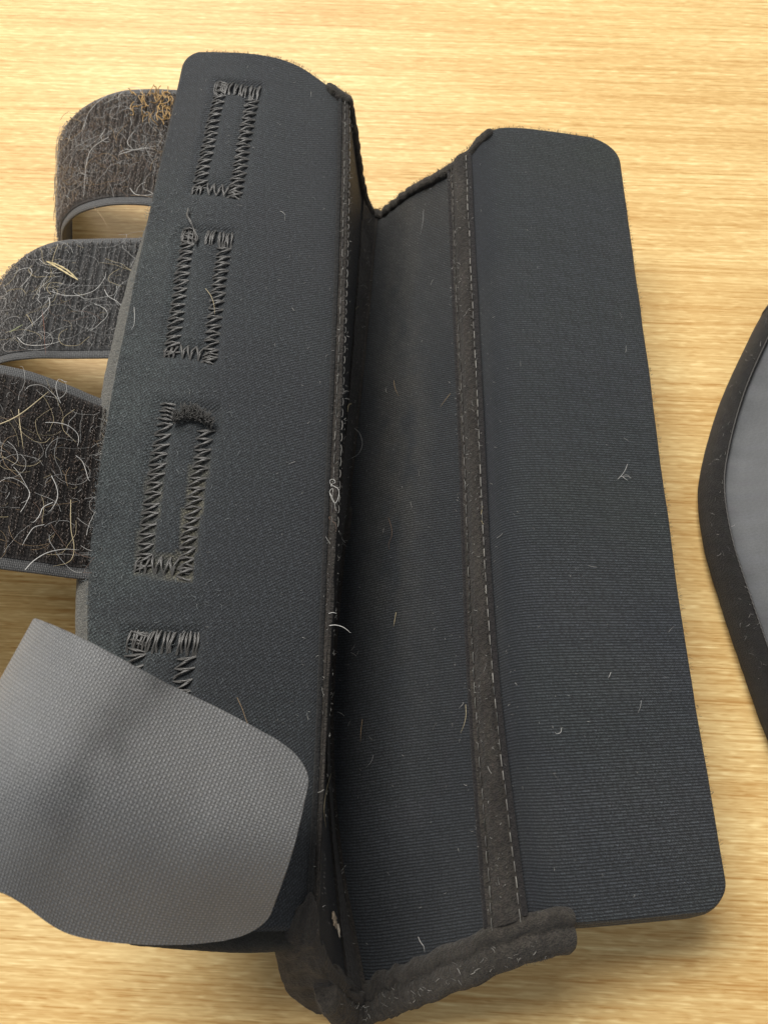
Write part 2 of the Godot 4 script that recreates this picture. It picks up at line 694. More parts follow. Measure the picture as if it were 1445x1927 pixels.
func lining_tint(u: float, v: float) -> Color:
	var c := Color(0.086, 0.101, 0.118)
	var band := exp(-pow((u - 6.75 - 0.02 * v) / 0.5, 2.0)) * smoothstep(9.0, 3.0, v)
	var dust := band * clampf(0.55 + 1.0 * wear.get_noise_2d(u * 60.0, v * 25.0) + 0.7 * fuzzn.get_noise_2d(u * 90.0, v * 90.0), 0.0, 1.0)
	c = c.lerp(Color(0.21, 0.205, 0.188), clampf(dust, 0, 0.8))
	c = c.lerp(Color(0.19, 0.20, 0.205), 0.6 * smoothstep(5.5, 0.5, v) * (0.7 + 0.5 * wear.get_noise_2d(u * 30.0, v * 30.0)))  # upper half paler: some grey dust, and light on it painted in
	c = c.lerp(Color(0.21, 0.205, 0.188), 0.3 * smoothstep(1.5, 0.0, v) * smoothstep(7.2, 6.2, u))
	return c

func right_tint(u: float, v: float) -> Color:
	var c := Color(0.118, 0.137, 0.166)
	var g := clampf(0.5 + 0.8 * wear.get_noise_2d(u * 12.0, v * 16.0), 0, 1)
	c = c.lerp(Color(0.165, 0.180, 0.192), 0.7 * clampf(1.6 * wear.get_noise_2d(u * 24.0 + 9.0, v * 20.0), 0, 1))
	return c.lerp(Color(0.124, 0.150, 0.148), g * smoothstep(9.2, 10.4, u))

func suede_tint(u: float, v: float) -> Color:
	var g := clampf(0.5 + 0.9 * wear.get_noise_2d(u * 55.0, v * 55.0), 0, 1)
	return Color(0.044, 0.037, 0.031).lerp(Color(0.076, 0.066, 0.055), g)

func boot() -> void:
	S = Sheet.new(BOOT_GRID)
	wear = noise(31, 0.02, 3)
	fuzzn = noise(32, 0.03, 2)
	var o := base_node("tendon_boot", Vector3(0.005, 0.0, -0.085))
	boot_node = o
	tag(o, "opened black neoprene horse boot lying lining side up with four loose hook straps", "boot")
	var v1 := 10.0
	put(o, "left_flap", piece(S, 0.0, 3.03, 0.0, v1, 84, 300, {"thick": 0.0016, "corners": [6.5, 0.0, 3.0, 0.0], "free": [true, false, true, true], "disp": flap_dent, "tint": flap_tint, "turn": 0.12}), M.twill)
	put(o, "foam_core", piece(S, -0.2, 3.03, 0.06, v1 + 0.18, 60, 160, {"lift": -0.0017, "thick": 0.0026, "left": func(v: float) -> float: return 0.24 * (1.0 - smoothstep(1.4, 4.2, v)) + 0.012 * fuzzn.get_noise_1d(v * 60.0), "corners": [6.0, 0.0, 3.0, 0.0], "free": [true, false, true, true], "tint": func(u: float, v: float) -> Color: return Color(0.27, 0.262, 0.232).lerp(Color(0.07, 0.064, 0.052), smoothstep(8.5, 10.0, v)), "disp": func(u: float, v: float) -> float: return 0.0003 * fuzzn.get_noise_2d(u * 200.0, v * 200.0)}), M.foam)
	put(o, "ridge_wall", piece(S, 3.95, 5.06, 0.0, v1, 24, 160, {"thick": 0.003, "tint": func(u: float, v: float) -> Color: return Color(0.085, 0.088, 0.095).lerp(Color(0.14, 0.145, 0.15), smoothstep(6.0, 1.0, v))}), M.rib)  # wall tint paler towards the top, painted to offset the shade there
	put(o, "crease_binding", piece(S, 4.98, 6.02, 0.0, v1, 20, 160, {"lift": 0.0006, "thick": 0.003, "tint": suede_tint, "disp": func(u: float, v: float) -> float: return 0.0006 * sin(PI * (u - 4.98) / 1.04) + 0.0003 * wear.get_noise_2d(u * 30.0, v * 90.0)}), M.suede)
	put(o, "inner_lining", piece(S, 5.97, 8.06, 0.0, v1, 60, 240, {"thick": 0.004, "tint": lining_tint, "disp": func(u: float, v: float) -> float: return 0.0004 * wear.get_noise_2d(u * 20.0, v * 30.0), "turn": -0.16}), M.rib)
	put(o, "right_flap", piece(S, 8.94, 11.0, 0.0, v1, 70, 260, {"thick": 0.0045, "corners": [0.0, 8.0, 0.0, 6.0], "free": [false, true, true, true], "tint": right_tint, "disp": func(u: float, v: float) -> float: return 0.0004 * wear.get_noise_2d(u * 15.0, v * 25.0) + 0.0006 * wear.get_noise_2d(u * 12.0, v * 7.0 + 30.0), "turn": 0.03}), M.rib)
	put(o, "outer_shell", piece(S, 5.25, 8.6, 0.25, v1 - 0.1, 40, 80, {"lift": -0.0043, "thick": 0.0045, "color": Color(0.03, 0.03, 0.032)}), M.shell)
	# suede tapes over the two folds
	var r := put(o, "ridge_tape", piece(S, 3.0, 3.98, 0.02, v1 - 0.02, 18, 220, {"lift": 0.0005, "thick": 0.0008, "free": [true, true, false, false], "round": 0.0007, "tint": suede_tint, "disp": func(u: float, v: float) -> float: return 0.0003 * wear.get_noise_2d(u * 60.0, v * 120.0)}), M.suede)
	var t := put(o, "seam_tape", piece(S, 8.0, 8.98, 0.03, v1 - 0.02, 24, 240, {"lift": 0.0008, "thick": 0.0014, "free": [true, true, false, false], "round": 0.0007, "tint": suede_tint, "disp": func(u: float, v: float) -> float: return 0.0011 * maxf(sin(PI * (u - 8.22) / 0.62), 0.0) * (1.0 if u > 8.22 and u < 8.84 else 0.0) + 0.0002 * wear.get_noise_2d(u * 60.0, v * 120.0)}), M.suede)
	put(o, "tape_piping", line_tube(8.97, 0.05, v1 - 0.05, 0.0007, 0.0006, Color(0.03, 0.027, 0.024)), M.suede)
	put(o, "tape_piping", line_tube(8.04, 0.05, v1 - 0.05, 0.0006, 0.0005, Color(0.03, 0.027, 0.024)), M.suede)
	put(o, "tape_piping", line_tube(2.98, 0.15, v1 - 0.05, 0.00055, 0.0005, Color(0.02, 0.02, 0.022)), M.suede)
	running_stitches(r, [[3.22, 0.0008, 0.7], [3.62, 0.0008, 0.7]], 0.1, 6.2)
	running_stitches(t, [[8.2, 0.0013, 0.55], [8.86, 0.0014, 1.3]], 0.12, 9.9)
	bindings(o)
	for k in 4:
		box_stitching(o, k)
	straps(o)
	fuzz(o)

func line_tube(u: float, v0: float, v1: float, r: float, lift: float, col: Color) -> ArrayMesh:
	var b := Builder.new()
	var p := PackedVector3Array()
	for k in 161:
		var v := lerpf(v0, v1, k / 160.0)
		p.append(S.at(u, v) + S.normal(u, v) * (lift + 0.0001 * wear.get_noise_2d(v * 200.0, u)))
	b.tube(p, PackedFloat32Array([r]), 8, col)
	return b.mesh()

func running_stitches(parent: Node3D, lines: Array, v0: float, v1: float) -> void:
	var b := Builder.new()
	for l in lines:
		var v := v0
		while v < v1:
			var here: float = l[0] + 0.03 * wear.get_noise_1d(v * 90.0)
			var per_v := S.at(here, v).distance_to(S.at(here, v + 0.05)) / 0.05
			var long := 0.0021 / per_v * rng.randf_range(0.8, 1.15)
			var p := PackedVector3Array()
			for k in 5:
				var f := k / 4.0
				var vv := v + long * f
				p.append(S.at(here, vv) + S.normal(here, vv) * (l[1] + 0.0002 * sin(PI * f) - 0.0001))
			var g: float = rng.randf_range(0.03, 0.2) * l[2]
			b.tube(p, PackedFloat32Array([rng.randf_range(0.00009, 0.00015)]), 5, Color(g, g * 0.95, g * 0.86))
			v += long + 0.0009 / per_v
	var o := put(parent, "seam_stitching", b.mesh(), M.strand)
	o.set_meta("kind", "stuff")

func edge_frames(u0: float, u1: float, v_edge: float, side: float, n: int, tuck := 0.0) -> Array:
	var f := []
	for k in n + 1:
		var u := lerpf(u0, u1, float(k) / n)
		var v := v_edge - side * tuck * smoothstep(9.0, 10.0, u)
		var nm := S.normal(u, v)
		var out := S.along_v(u, v) * side
		out = (out - nm * out.dot(nm)).normalized()
		f.append([S.at(u, v), out, nm, u])
	# even out sharp turns
	for pass_ in 6:
		for k in range(1, n):
			f[k][1] = ((f[k - 1][1] as Vector3) + f[k][1] * 2.0 + f[k + 1][1]).normalized()
			f[k][2] = ((f[k - 1][2] as Vector3) + f[k][2] * 2.0 + f[k + 1][2]).normalized()
			if pass_ < 1:
				f[k][0] = ((f[k - 1][0] as Vector3) + f[k][0] * 2.0 + f[k + 1][0]) / 4.0
	return f

func bindings(o: Node3D) -> void:
	var col := func(u: float, i: int) -> Color:
		var g := clampf(0.5 + 0.8 * wear.get_noise_2d(u * 90.0, i * 30.0), 0, 1)
		return Color(0.048, 0.041, 0.033).lerp(Color(0.088, 0.076, 0.062), g)
	var low := [[-1.0, 0.2], [-0.7, 0.9], [0.3, 1.4], [1.4, 1.3], [2.3, 0.8], [2.7, 0.2], [3.2, 0.6], [4.6, 0.75], [6.2, 0.3], [7.4, -0.6], [8.1, -1.8], [7.9, -3.2], [6.4, -4.4], [3.3, -4.9], [-0.8, -4.7], [-1.4, -2.2]]
	var wave_low := func(u: float, i: int, run: float) -> Vector2:
		var crease := exp(-pow((u - 5.9) / 0.75, 2.0))
		var x := run * 1000.0
		var w := Vector2(0.5 * fuzzn.get_noise_2d(x * 3.5, 3.0), 0.22 * fuzzn.get_noise_2d(x * 5.0, 40.0 + i * 9.0))
		if i <= 5:
			w += Vector2(1.0, 0.45) * crease * sin(x * TAU / 6.5 + 1.5 * fuzzn.get_noise_1d(x * 6.0))
		elif i < 13:
			w += Vector2(0.1, 0.26) * (0.12 + crease) * sin(x * TAU / 2.4 + i * 0.15 + 2.0 * fuzzn.get_noise_1d(x * 7.0))
		return w
	put(o, "bottom_binding", sweep(edge_frames(4.55, 9.97, 10.0, 1.0, 320, 0.13), low, wave_low, col, 0.8), M.suede)
	var top := [[-2.0, 0.2], [-1.7, 1.1], [-0.6, 1.6], [0.7, 1.5], [1.6, 0.6], [1.9, -0.9], [1.5, -3.2], [-0.4, -4.4], [-2.0, -4.2]]
	var wave_top := func(u: float, i: int, run: float) -> Vector2:
		var x := run * 1000.0
		var crease := exp(-pow((u - 6.1) / 0.6, 2.0))
		return Vector2(0.35 * fuzzn.get_noise_2d(x * 10.0, 80.0), 0.4 * fuzzn.get_noise_2d(x * 10.0, 120.0 + i) + 0.5 * crease * sin(x * TAU / 4.5))
	var wrap := Sheet.new(CORNER_WRAP)
	put(o, "corner_wrap", piece(wrap, 0.0, 3.0, 0.0, 5.0, 48, 80, {"thick": 0.0022, "corners": [2.0, 2.0, 5.0, 3.0], "free": [true, true, true, true], "round": 0.0014, "tint": suede_tint, "disp": func(u: float, v: float) -> float: return 0.0003 * sin(v * 9.0 + u * 1.5 + 3.0 * fuzzn.get_noise_2d(u * 20.0, v * 20.0)) * smoothstep(0.3, 1.5, v) * sin(PI * u / 3.0) + 0.0003 * fuzzn.get_noise_2d(u * 45.0, v * 60.0)}), M.suede)
	put(o, "top_binding", sweep(edge_frames(2.62, 9.8, 0.06, -1.0, 220), top, wave_top, col), M.suede)

# ---- the zigzag boxes that hold the straps
func flap_point(uv: Vector2, lift: float) -> Vector3:
	return S.at(uv.x, uv.y) + S.normal(uv.x, uv.y) * (flap_dent(uv.x, uv.y) + lift)

var stitch_shapes := []
func box_stitching(o: Node3D, k: int) -> void:
	if stitch_shapes.is_empty():
		for variant in 4:
			var b := Builder.new()
			for ply in 2:
				var p := PackedVector3Array()
				var rr := PackedFloat32Array()
				for i in 8:
					var f := i / 7.0
					var tw := f * 5.0 + ply * PI + variant
					p.append(Vector3(f - 0.5, 0.10 * sin(PI * f) - 0.05 + 0.02 * cos(tw), 0.022 * sin(tw) + 0.03 * (variant - 1.5) * sin(PI * f)))
					rr.append(0.043 * (0.75 + 0.3 * sin(PI * f)))
				b.tube(p, rr, 5, Color.WHITE)
			stitch_shapes.append(b.mesh())
	var part := holder(o, "box_stitching")
	var segs := []
	var last := 40.0 if k < 3 else 16.0
	for side in 2:
		var y := 5.2
		while y < last - 1.2:
			var a := 0.1 + rng.randf_range(-0.12, 0.12)
			var c := 4.3 + rng.randf_range(-0.12, 0.12)
			var down := 0.55 + rng.randf_range(-0.25, 0.3)
			var nxt := y + 2.35 + rng.randf_range(-0.12, 0.12)
			if side == 0:
				segs.append([Vector2(a, y + down), Vector2(c, y)])
				segs.append([Vector2(c, y), Vector2(a, minf(nxt, 40) - 0.35 + down)])
			else:
				segs.append([Vector2(15 - c, y + down), Vector2(15 - a, y)])
				segs.append([Vector2(15 - a, y), Vector2(15 - c, minf(nxt, 40) - 0.35 + down)])
			y = nxt
	# dense bar at the top
	if k != 2:
		for n in 19:
			var x := 0.5 + n * 0.78 + rng.randf_range(-0.3, 0.3)
			if k == 1 and x > 4.0 and x < 7.0:
				continue
			segs.append([Vector2(x, rng.randf_range(-0.2, 0.4)), Vector2(x + rng.randf_range(-0.6, 0.6), rng.randf_range(4.6, 5.2))])
	for n in 5:
		segs.append([Vector2(0.2 + 0.5 * (n % 2), 0.3 + n * 0.9), Vector2(4.2, 0.6 + n * 0.95 + rng.randf_range(-0.5, 0.5))])
	# sparse zigzag at the foot, knotted in both corners
	if k < 3:
		for n in 3:
			segs.append([Vector2(4.4 + n * 2.2, 36.0), Vector2(5.4 + n * 2.2, 40.0)])
			segs.append([Vector2(5.4 + n * 2.2, 40.0), Vector2(6.6 + n * 2.2, 36.0)])
		for n in 3:
			segs.append([Vector2(0.5 + n * 1.2, 40.2), Vector2(1.4 + n * 1.2, 36.4)])
			segs.append([Vector2(rng.randf_range(10.6, 11.4), 37.2 + n * 1.3), Vector2(rng.randf_range(14.0, 15), 37.6 + n * 1.5)])
	for s in segs:
		var a := flap_point(box_uv(k, s[0].x, s[0].y), 0.00025)
		var c := flap_point(box_uv(k, s[1].x, s[1].y), 0.00025)
		var mid_uv := box_uv(k, (s[0].x + s[1].x) / 2, (s[0].y + s[1].y) / 2)
		var long := a.distance_to(c)
		var x := (c - a).normalized()
		var n := S.normal(mid_uv.x, mid_uv.y)
		var z := x.cross(n).normalized()
		n = z.cross(x)
		var st := put(part, "stitch", stitch_shapes[rng.randi() % 4], M.thread)
		st.transform = Transform3D(Basis(x * long, n * 0.0052, z * 0.0052), (a + c) / 2)
	if k == 1:
		var b := Builder.new()
		var tail := [Vector2(5.2, 5.6), Vector2(5.0, 3.4), Vector2(4.3, 1.2), Vector2(3.2, -1.2), Vector2(2.0, -3.2), Vector2(1.9, -5.6)]
		for strand in 5:
			var p := []
			for n in tail.size():
				var q: Vector2 = tail[n] + Vector2(rng.randf_range(-0.35, 0.35), rng.randf_range(-0.2, 0.2)) * (1.0 - 0.6 * n / 5.0)
				p.append(flap_point(box_uv(k, q.x, q.y), 0.0007 + 0.0005 * rng.randf()))
			b.tube(curve(p, 4), PackedFloat32Array([0.00019]), 5, Color(0.05, 0.05, 0.05))
		put(part, "loose_thread_tail", b.mesh(), M.thread)
	if k == 2:
		var b := Builder.new()
		for n in 260:
			var f := rng.randf()
			var root := Vector2(4.8 + f * 9.4, 1.0 + 3.0 * (1.0 - sin(PI * clampf(f, 0, 1))) * 0.6 + rng.randf_range(-0.8, 1.6) + 1.2)
			var q := flap_point(box_uv(k, root.x, root.y), 0.0006)
			var up := S.normal(1.0, 4.5)
			var lean := Vector3(rng.randf_range(-0.6, 0.8), 0.5, rng.randf_range(-1.2, 0.5)) * 0.0011
			var p := PackedVector3Array([q, q + up * 0.0008 + lean * 0.5, q + up * 0.0013 + lean * 1.1, q + up * 0.0011 + lean * 1.7])
			b.tube(p, PackedFloat32Array([0.00014, 0.00013, 0.00011, 0.00007]), 4, Color(0.07, 0.065, 0.055), false)
		var tuft := put(part, "frayed_tuft", b.mesh(), M.thread)
		tuft.set_meta("kind", "stuff")

# ---- hook straps
func hook_shape() -> ArrayMesh:
	var b := Builder.new()
	var p := PackedVector3Array()
	for i in 7:
		var a := PI * 1.15 * i / 6.0
		p.append(Vector3(0.34 * (1.0 - cos(a)) - 0.1, (0.75 if i > 0 else 0.0) + 0.42 * sin(a), 0.0))
	b.tube(p, PackedFloat32Array([0.11]), 4, Color.WHITE)
	return b.mesh()

func straps(o: Node3D) -> void:
	var hook := hook_shape()
	var ends := [0.0, 0.0, 0.0, 0.0]
	var tables := [STRAP_1, STRAP_2, STRAP_3, STRAP_4]
	for k in 4:
		var s := Sheet.new(tables[k])
		var last := s.nu - 1.0
		var grey := Color(0.37, 0.374, 0.376) if k == 3 else Color(0.19, 0.19, 0.192)
		var sh := {"thick": 0.0009, "color": grey, "round": 0.0005, "free": [true, false, true, true]}
		if k == 3:
			sh.corners = [6.0, 0.0, 6.0, 0.0]
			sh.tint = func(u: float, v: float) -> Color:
				var dark_band := exp(-pow((u - 2.15 - 0.25 * v) / 0.34, 2.0)) * smoothstep(2.0, 0.6, v) * (0.75 + 0.6 * wear.get_noise_2d(u * 70.0, v * 70.0))  # darker diagonal band across the folded strap, fading towards its lower edge
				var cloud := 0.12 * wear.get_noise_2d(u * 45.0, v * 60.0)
				return grey * (1.0 - clampf(0.55 * dark_band - cloud, -0.1, 0.65))
			sh.turn = 0.1
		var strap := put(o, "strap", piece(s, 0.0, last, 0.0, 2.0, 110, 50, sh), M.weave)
		strap.set_meta("label", ["uppermost hook strap curling down to the table, matted with hair", "second hook strap with an oat husk on it", "third hook strap, wide and dark, with white hairs", "lowest strap folded back over the flap, smooth grey side up"][k])
		var dark: Color = [Color(0.075, 0.066, 0.058), Color(0.085, 0.083, 0.084), Color(0.045, 0.038, 0.034), Color(0.05, 0.045, 0.04)][k]
		var ground := {"lift": 0.00022, "thick": 0.0001, "round": 0.0, "color": dark}
		var u_end := last if k < 3 else last
		var margin := 0.1
		if k == 3:
			ground.corners = [7.0, 0.0, 8.0, 0.0]
		put(strap, "hook_ground", piece(s, 0.04, u_end, margin, 2.0 - margin, 90, 30, ground), M.tape)
		var mm := MultiMesh.new()
		mm.transform_format = MultiMesh.TRANSFORM_3D
		mm.mesh = hook
		var places: Array[Transform3D] = []
		var wide := s.at(last * 0.5, 0).distance_to(s.at(last * 0.5, 2)) * 1000.0
		var rows := int(wide * 0.9 / 0.78)
		var run := 0.0
		var u := 0.06
		while u < last - 0.9:
			for r in rows:
				var v := lerpf(margin + 0.04, 2.0 - margin - 0.04, (r + rng.randf_range(-0.2, 0.2)) / (rows - 1.0))
				var uu := u + rng.randf_range(-0.01, 0.01)
				if k == 3 and uu < 0.5 and (v < 0.45 or v > 1.5):
					continue
				var n := s.normal(uu, v)
				var t := s.along_v(uu, v)
				var yaw := rng.randf_range(-0.5, 0.5) + (0.0 if int(run) % 2 == 0 else PI)
				t = t.rotated(n, yaw)
				n = (n + t * rng.randf_range(-0.25, 0.25) + s.along_u(uu, v) * rng.randf_range(-0.3, 0.3)).normalized()
				t = (t - n * t.dot(n)).normalized()
				var size := 0.00102 * rng.randf_range(0.85, 1.15)
				places.append(Transform3D(Basis(t * size, n * size, t.cross(n) * size), s.at(uu, v) + s.normal(uu, v) * 0.0002))
			run += 1
			var per_u := s.at(u, 1.0).distance_to(s.at(u + 0.05, 1.0)) / 0.05
			u += (0.00095 if int(run) % 2 else 0.0017) / maxf(per_u, 0.001)
		mm.instance_count = places.size()
		for i in places.size():
			mm.set_instance_transform(i, places[i])
		var mi := MultiMeshInstance3D.new()
		mi.name = "hook_field"
		mi.multimesh = mm
		mi.material_override = [M.hook_brown, M.hook_grey, M.hook_dark, M.hook_dark][k]
		mi.set_meta("kind", "stuff")
		strap.add_child(mi, true)

# ---- cut fibres along raw edges, pilling and lint on the lining
func scatter(parent: Node3D, called: String, shape: Mesh, places: Array[Transform3D], mat: Material, colors := PackedColorArray()) -> void:
	var mm := MultiMesh.new()
	mm.transform_format = MultiMesh.TRANSFORM_3D
	mm.use_colors = colors.size() > 0
	mm.mesh = shape
	mm.instance_count = places.size()
	for i in places.size():
		mm.set_instance_transform(i, places[i])
		if colors.size():
			mm.set_instance_color(i, colors[i])
	var mi := MultiMeshInstance3D.new()
	mi.name = called
	mi.multimesh = mm
	mi.material_override = mat
	mi.set_meta("kind", "stuff")
	parent.add_child(mi, true)
	if parent.has_meta("base"):
		mi.position = -(parent.get_meta("base") as Vector3)

func fibre_shape(bend: float) -> ArrayMesh:
	var b := Builder.new()
	var p := PackedVector3Array()
	for i in 5:
		var f := i / 4.0
		p.append(Vector3(bend * f * f, f, 0.15 * sin(f * 4.0) * bend))
	b.tube(p, PackedFloat32Array([0.06, 0.055, 0.05, 0.04, 0.025]), 4, Color.WHITE, false)
	return b.mesh()

func stand(at: Vector3, dir: Vector3, long: float, thin := 1.0) -> Transform3D:
	var y := dir.normalized()
	var x := y.cross(Vector3(rng.randf_range(-1, 1), rng.randf_range(-1, 1), rng.randf_range(-1, 1))).normalized()
	return Transform3D(Basis(x * long * thin, y * long, x.cross(y) * long * thin), at)

func shake(k: float) -> Vector3:
	return Vector3(rng.randf_range(-k, k), rng.randf_range(-k, k), rng.randf_range(-k, k))

func fuzz(o: Node3D) -> void:
	var edge: Array[Transform3D] = []
	var jobs := [[0.4, 2.9, 0.0, 0.0, 700, -1.0], [9.7, 10.8, 0.0, 0.0, 400, -1.0]]
	for j in jobs:
		for n in j[4]:
			var u: float = lerpf(j[0], j[1], rng.randf())
			edge.append(stand(S.at(u, 0.01) - S.normal(u, 0.0) * rng.randf_range(0, 0.0018), -S.along_v(u, 0.05) + S.normal(u, 0.05) * rng.randf_range(-0.2, 0.7) + shake(0.5), rng.randf_range(0.0003, 0.0009)))
	for n in 900:
		var v := rng.randf_range(0.6, 9.7)
		edge.append(stand(S.at(11.0, v) - S.normal(11.0, v) * rng.randf_range(0, 0.002), S.along_u(10.98, v) + S.normal(10.98, v) * rng.randf_range(-0.2, 0.6) + shake(0.5), rng.randf_range(0.0003, 0.0008)))
	for n in 900:
		var u := rng.randf_range(4.6, 9.9)
		var out := S.along_v(u, 9.95)
		edge.append(stand(S.at(u, 9.98 - 0.13 * smoothstep(9.0, 10.0, u)) + out * 0.0076 - S.normal(u, 9.95) * rng.randf_range(0.0, 0.003), out + shake(0.6), rng.randf_range(0.0003, 0.0008)))
	for n in 420:
		var u := rng.randf_range(2.8, 9.2)
		edge.append(stand(S.at(u, 0.05) - S.along_v(u, 0.05) * 0.0012 + S.normal(u, 0.05) * 0.0008, -S.along_v(u, 0.05) + S.normal(u, 0.05) * 0.6 + shake(0.6), rng.randf_range(0.0004, 0.001)))
	var dark := flat(lin(0.03, 0.028, 0.027), 0.7)
	scatter(o, "edge_fuzz", fibre_shape(0.35), edge, dark)
	# pilling of the flap's rubbed left half
	var pill: Array[Transform3D] = []
	var tone_ := PackedColorArray()
	for n in 6500:
		var u := pow(rng.randf(), 1.7) * 2.6
		var v := rng.randf_range(1.2, 9.4)
		if rng.randf() > smoothstep(1.0, 3.5, v) * smoothstep(2.0, 0.1, u) * (0.55 + 1.1 * wear.get_noise_2d(u * 40.0, v * 50.0)) + 0.015:
			continue
		var nm := S.normal(u, v)
		var side := shake(1.0)
		side -= nm * side.dot(nm)
		pill.append(stand(flap_point(Vector2(u, v), 0.0002), side + nm * 0.3, rng.randf_range(0.0005, 0.0013), 0.8))
		var g := rng.randf_range(0.07, 0.22)
		tone_.append(Color(g * 0.93, g * 1.02, g * 1.04))
	scatter(o, "lining_pilling", fibre_shape(0.7), pill, M.strand, tone_)
	# pale specks and tiny fibres everywhere
	var lint: Array[Transform3D] = []
	var lc := PackedColorArray()
	for n in 1500:
		var u := rng.randf_range(0.1, 10.95)
		if n % 3 == 0:
			u = [3.4, 3.7, 8.4, 8.6, 5.5, 8.1][rng.randi() % 6] + rng.randf_range(-0.25, 0.25)
		var v := rng.randf_range(0.2, 9.8)
		var lift := 0.0002
		if u > 2.97 and u < 4.2: lift = 0.0012
		if u > 8.0 and u < 9.0: lift = 0.0018
		if u > 4.98 and u < 6.02: lift = 0.0015
		var nm := S.normal(u, v)
		var side := shake(1.0)
		side -= nm * side.dot(nm)
		var at: Vector3 = flap_point(Vector2(u, v), lift) if u < 2.97 else S.at(u, v) + nm * lift
		lint.append(stand(at, side + nm * 0.2, rng.randf_range(0.0002, 0.0006) if n % 14 else rng.randf_range(0.001, 0.002), 1.4 if n % 14 else 0.5))
		var g := rng.randf_range(0.12, 0.5)
		lc.append(Color(g, g * 0.97, g * 0.9))
	for n in 90:
		var u := rng.randf_range(4.6, 9.4)
		lint.append(stand(S.at(u, 9.98 - 0.13 * smoothstep(9.0, 10.0, u)) + S.along_v(u, 9.95) * rng.randf_range(0.003, 0.0072) + S.normal(u, 9.95) * 0.0009, shake(1.0) * Vector3(1, 0.3, 1), rng.randf_range(0.0003, 0.0012), 0.7))
		var g := rng.randf_range(0.15, 0.45)
		lc.append(Color(g, g * 0.96, g * 0.88))
	scatter(o, "lint_specks", fibre_shape(0.6), lint, M.strand, lc)

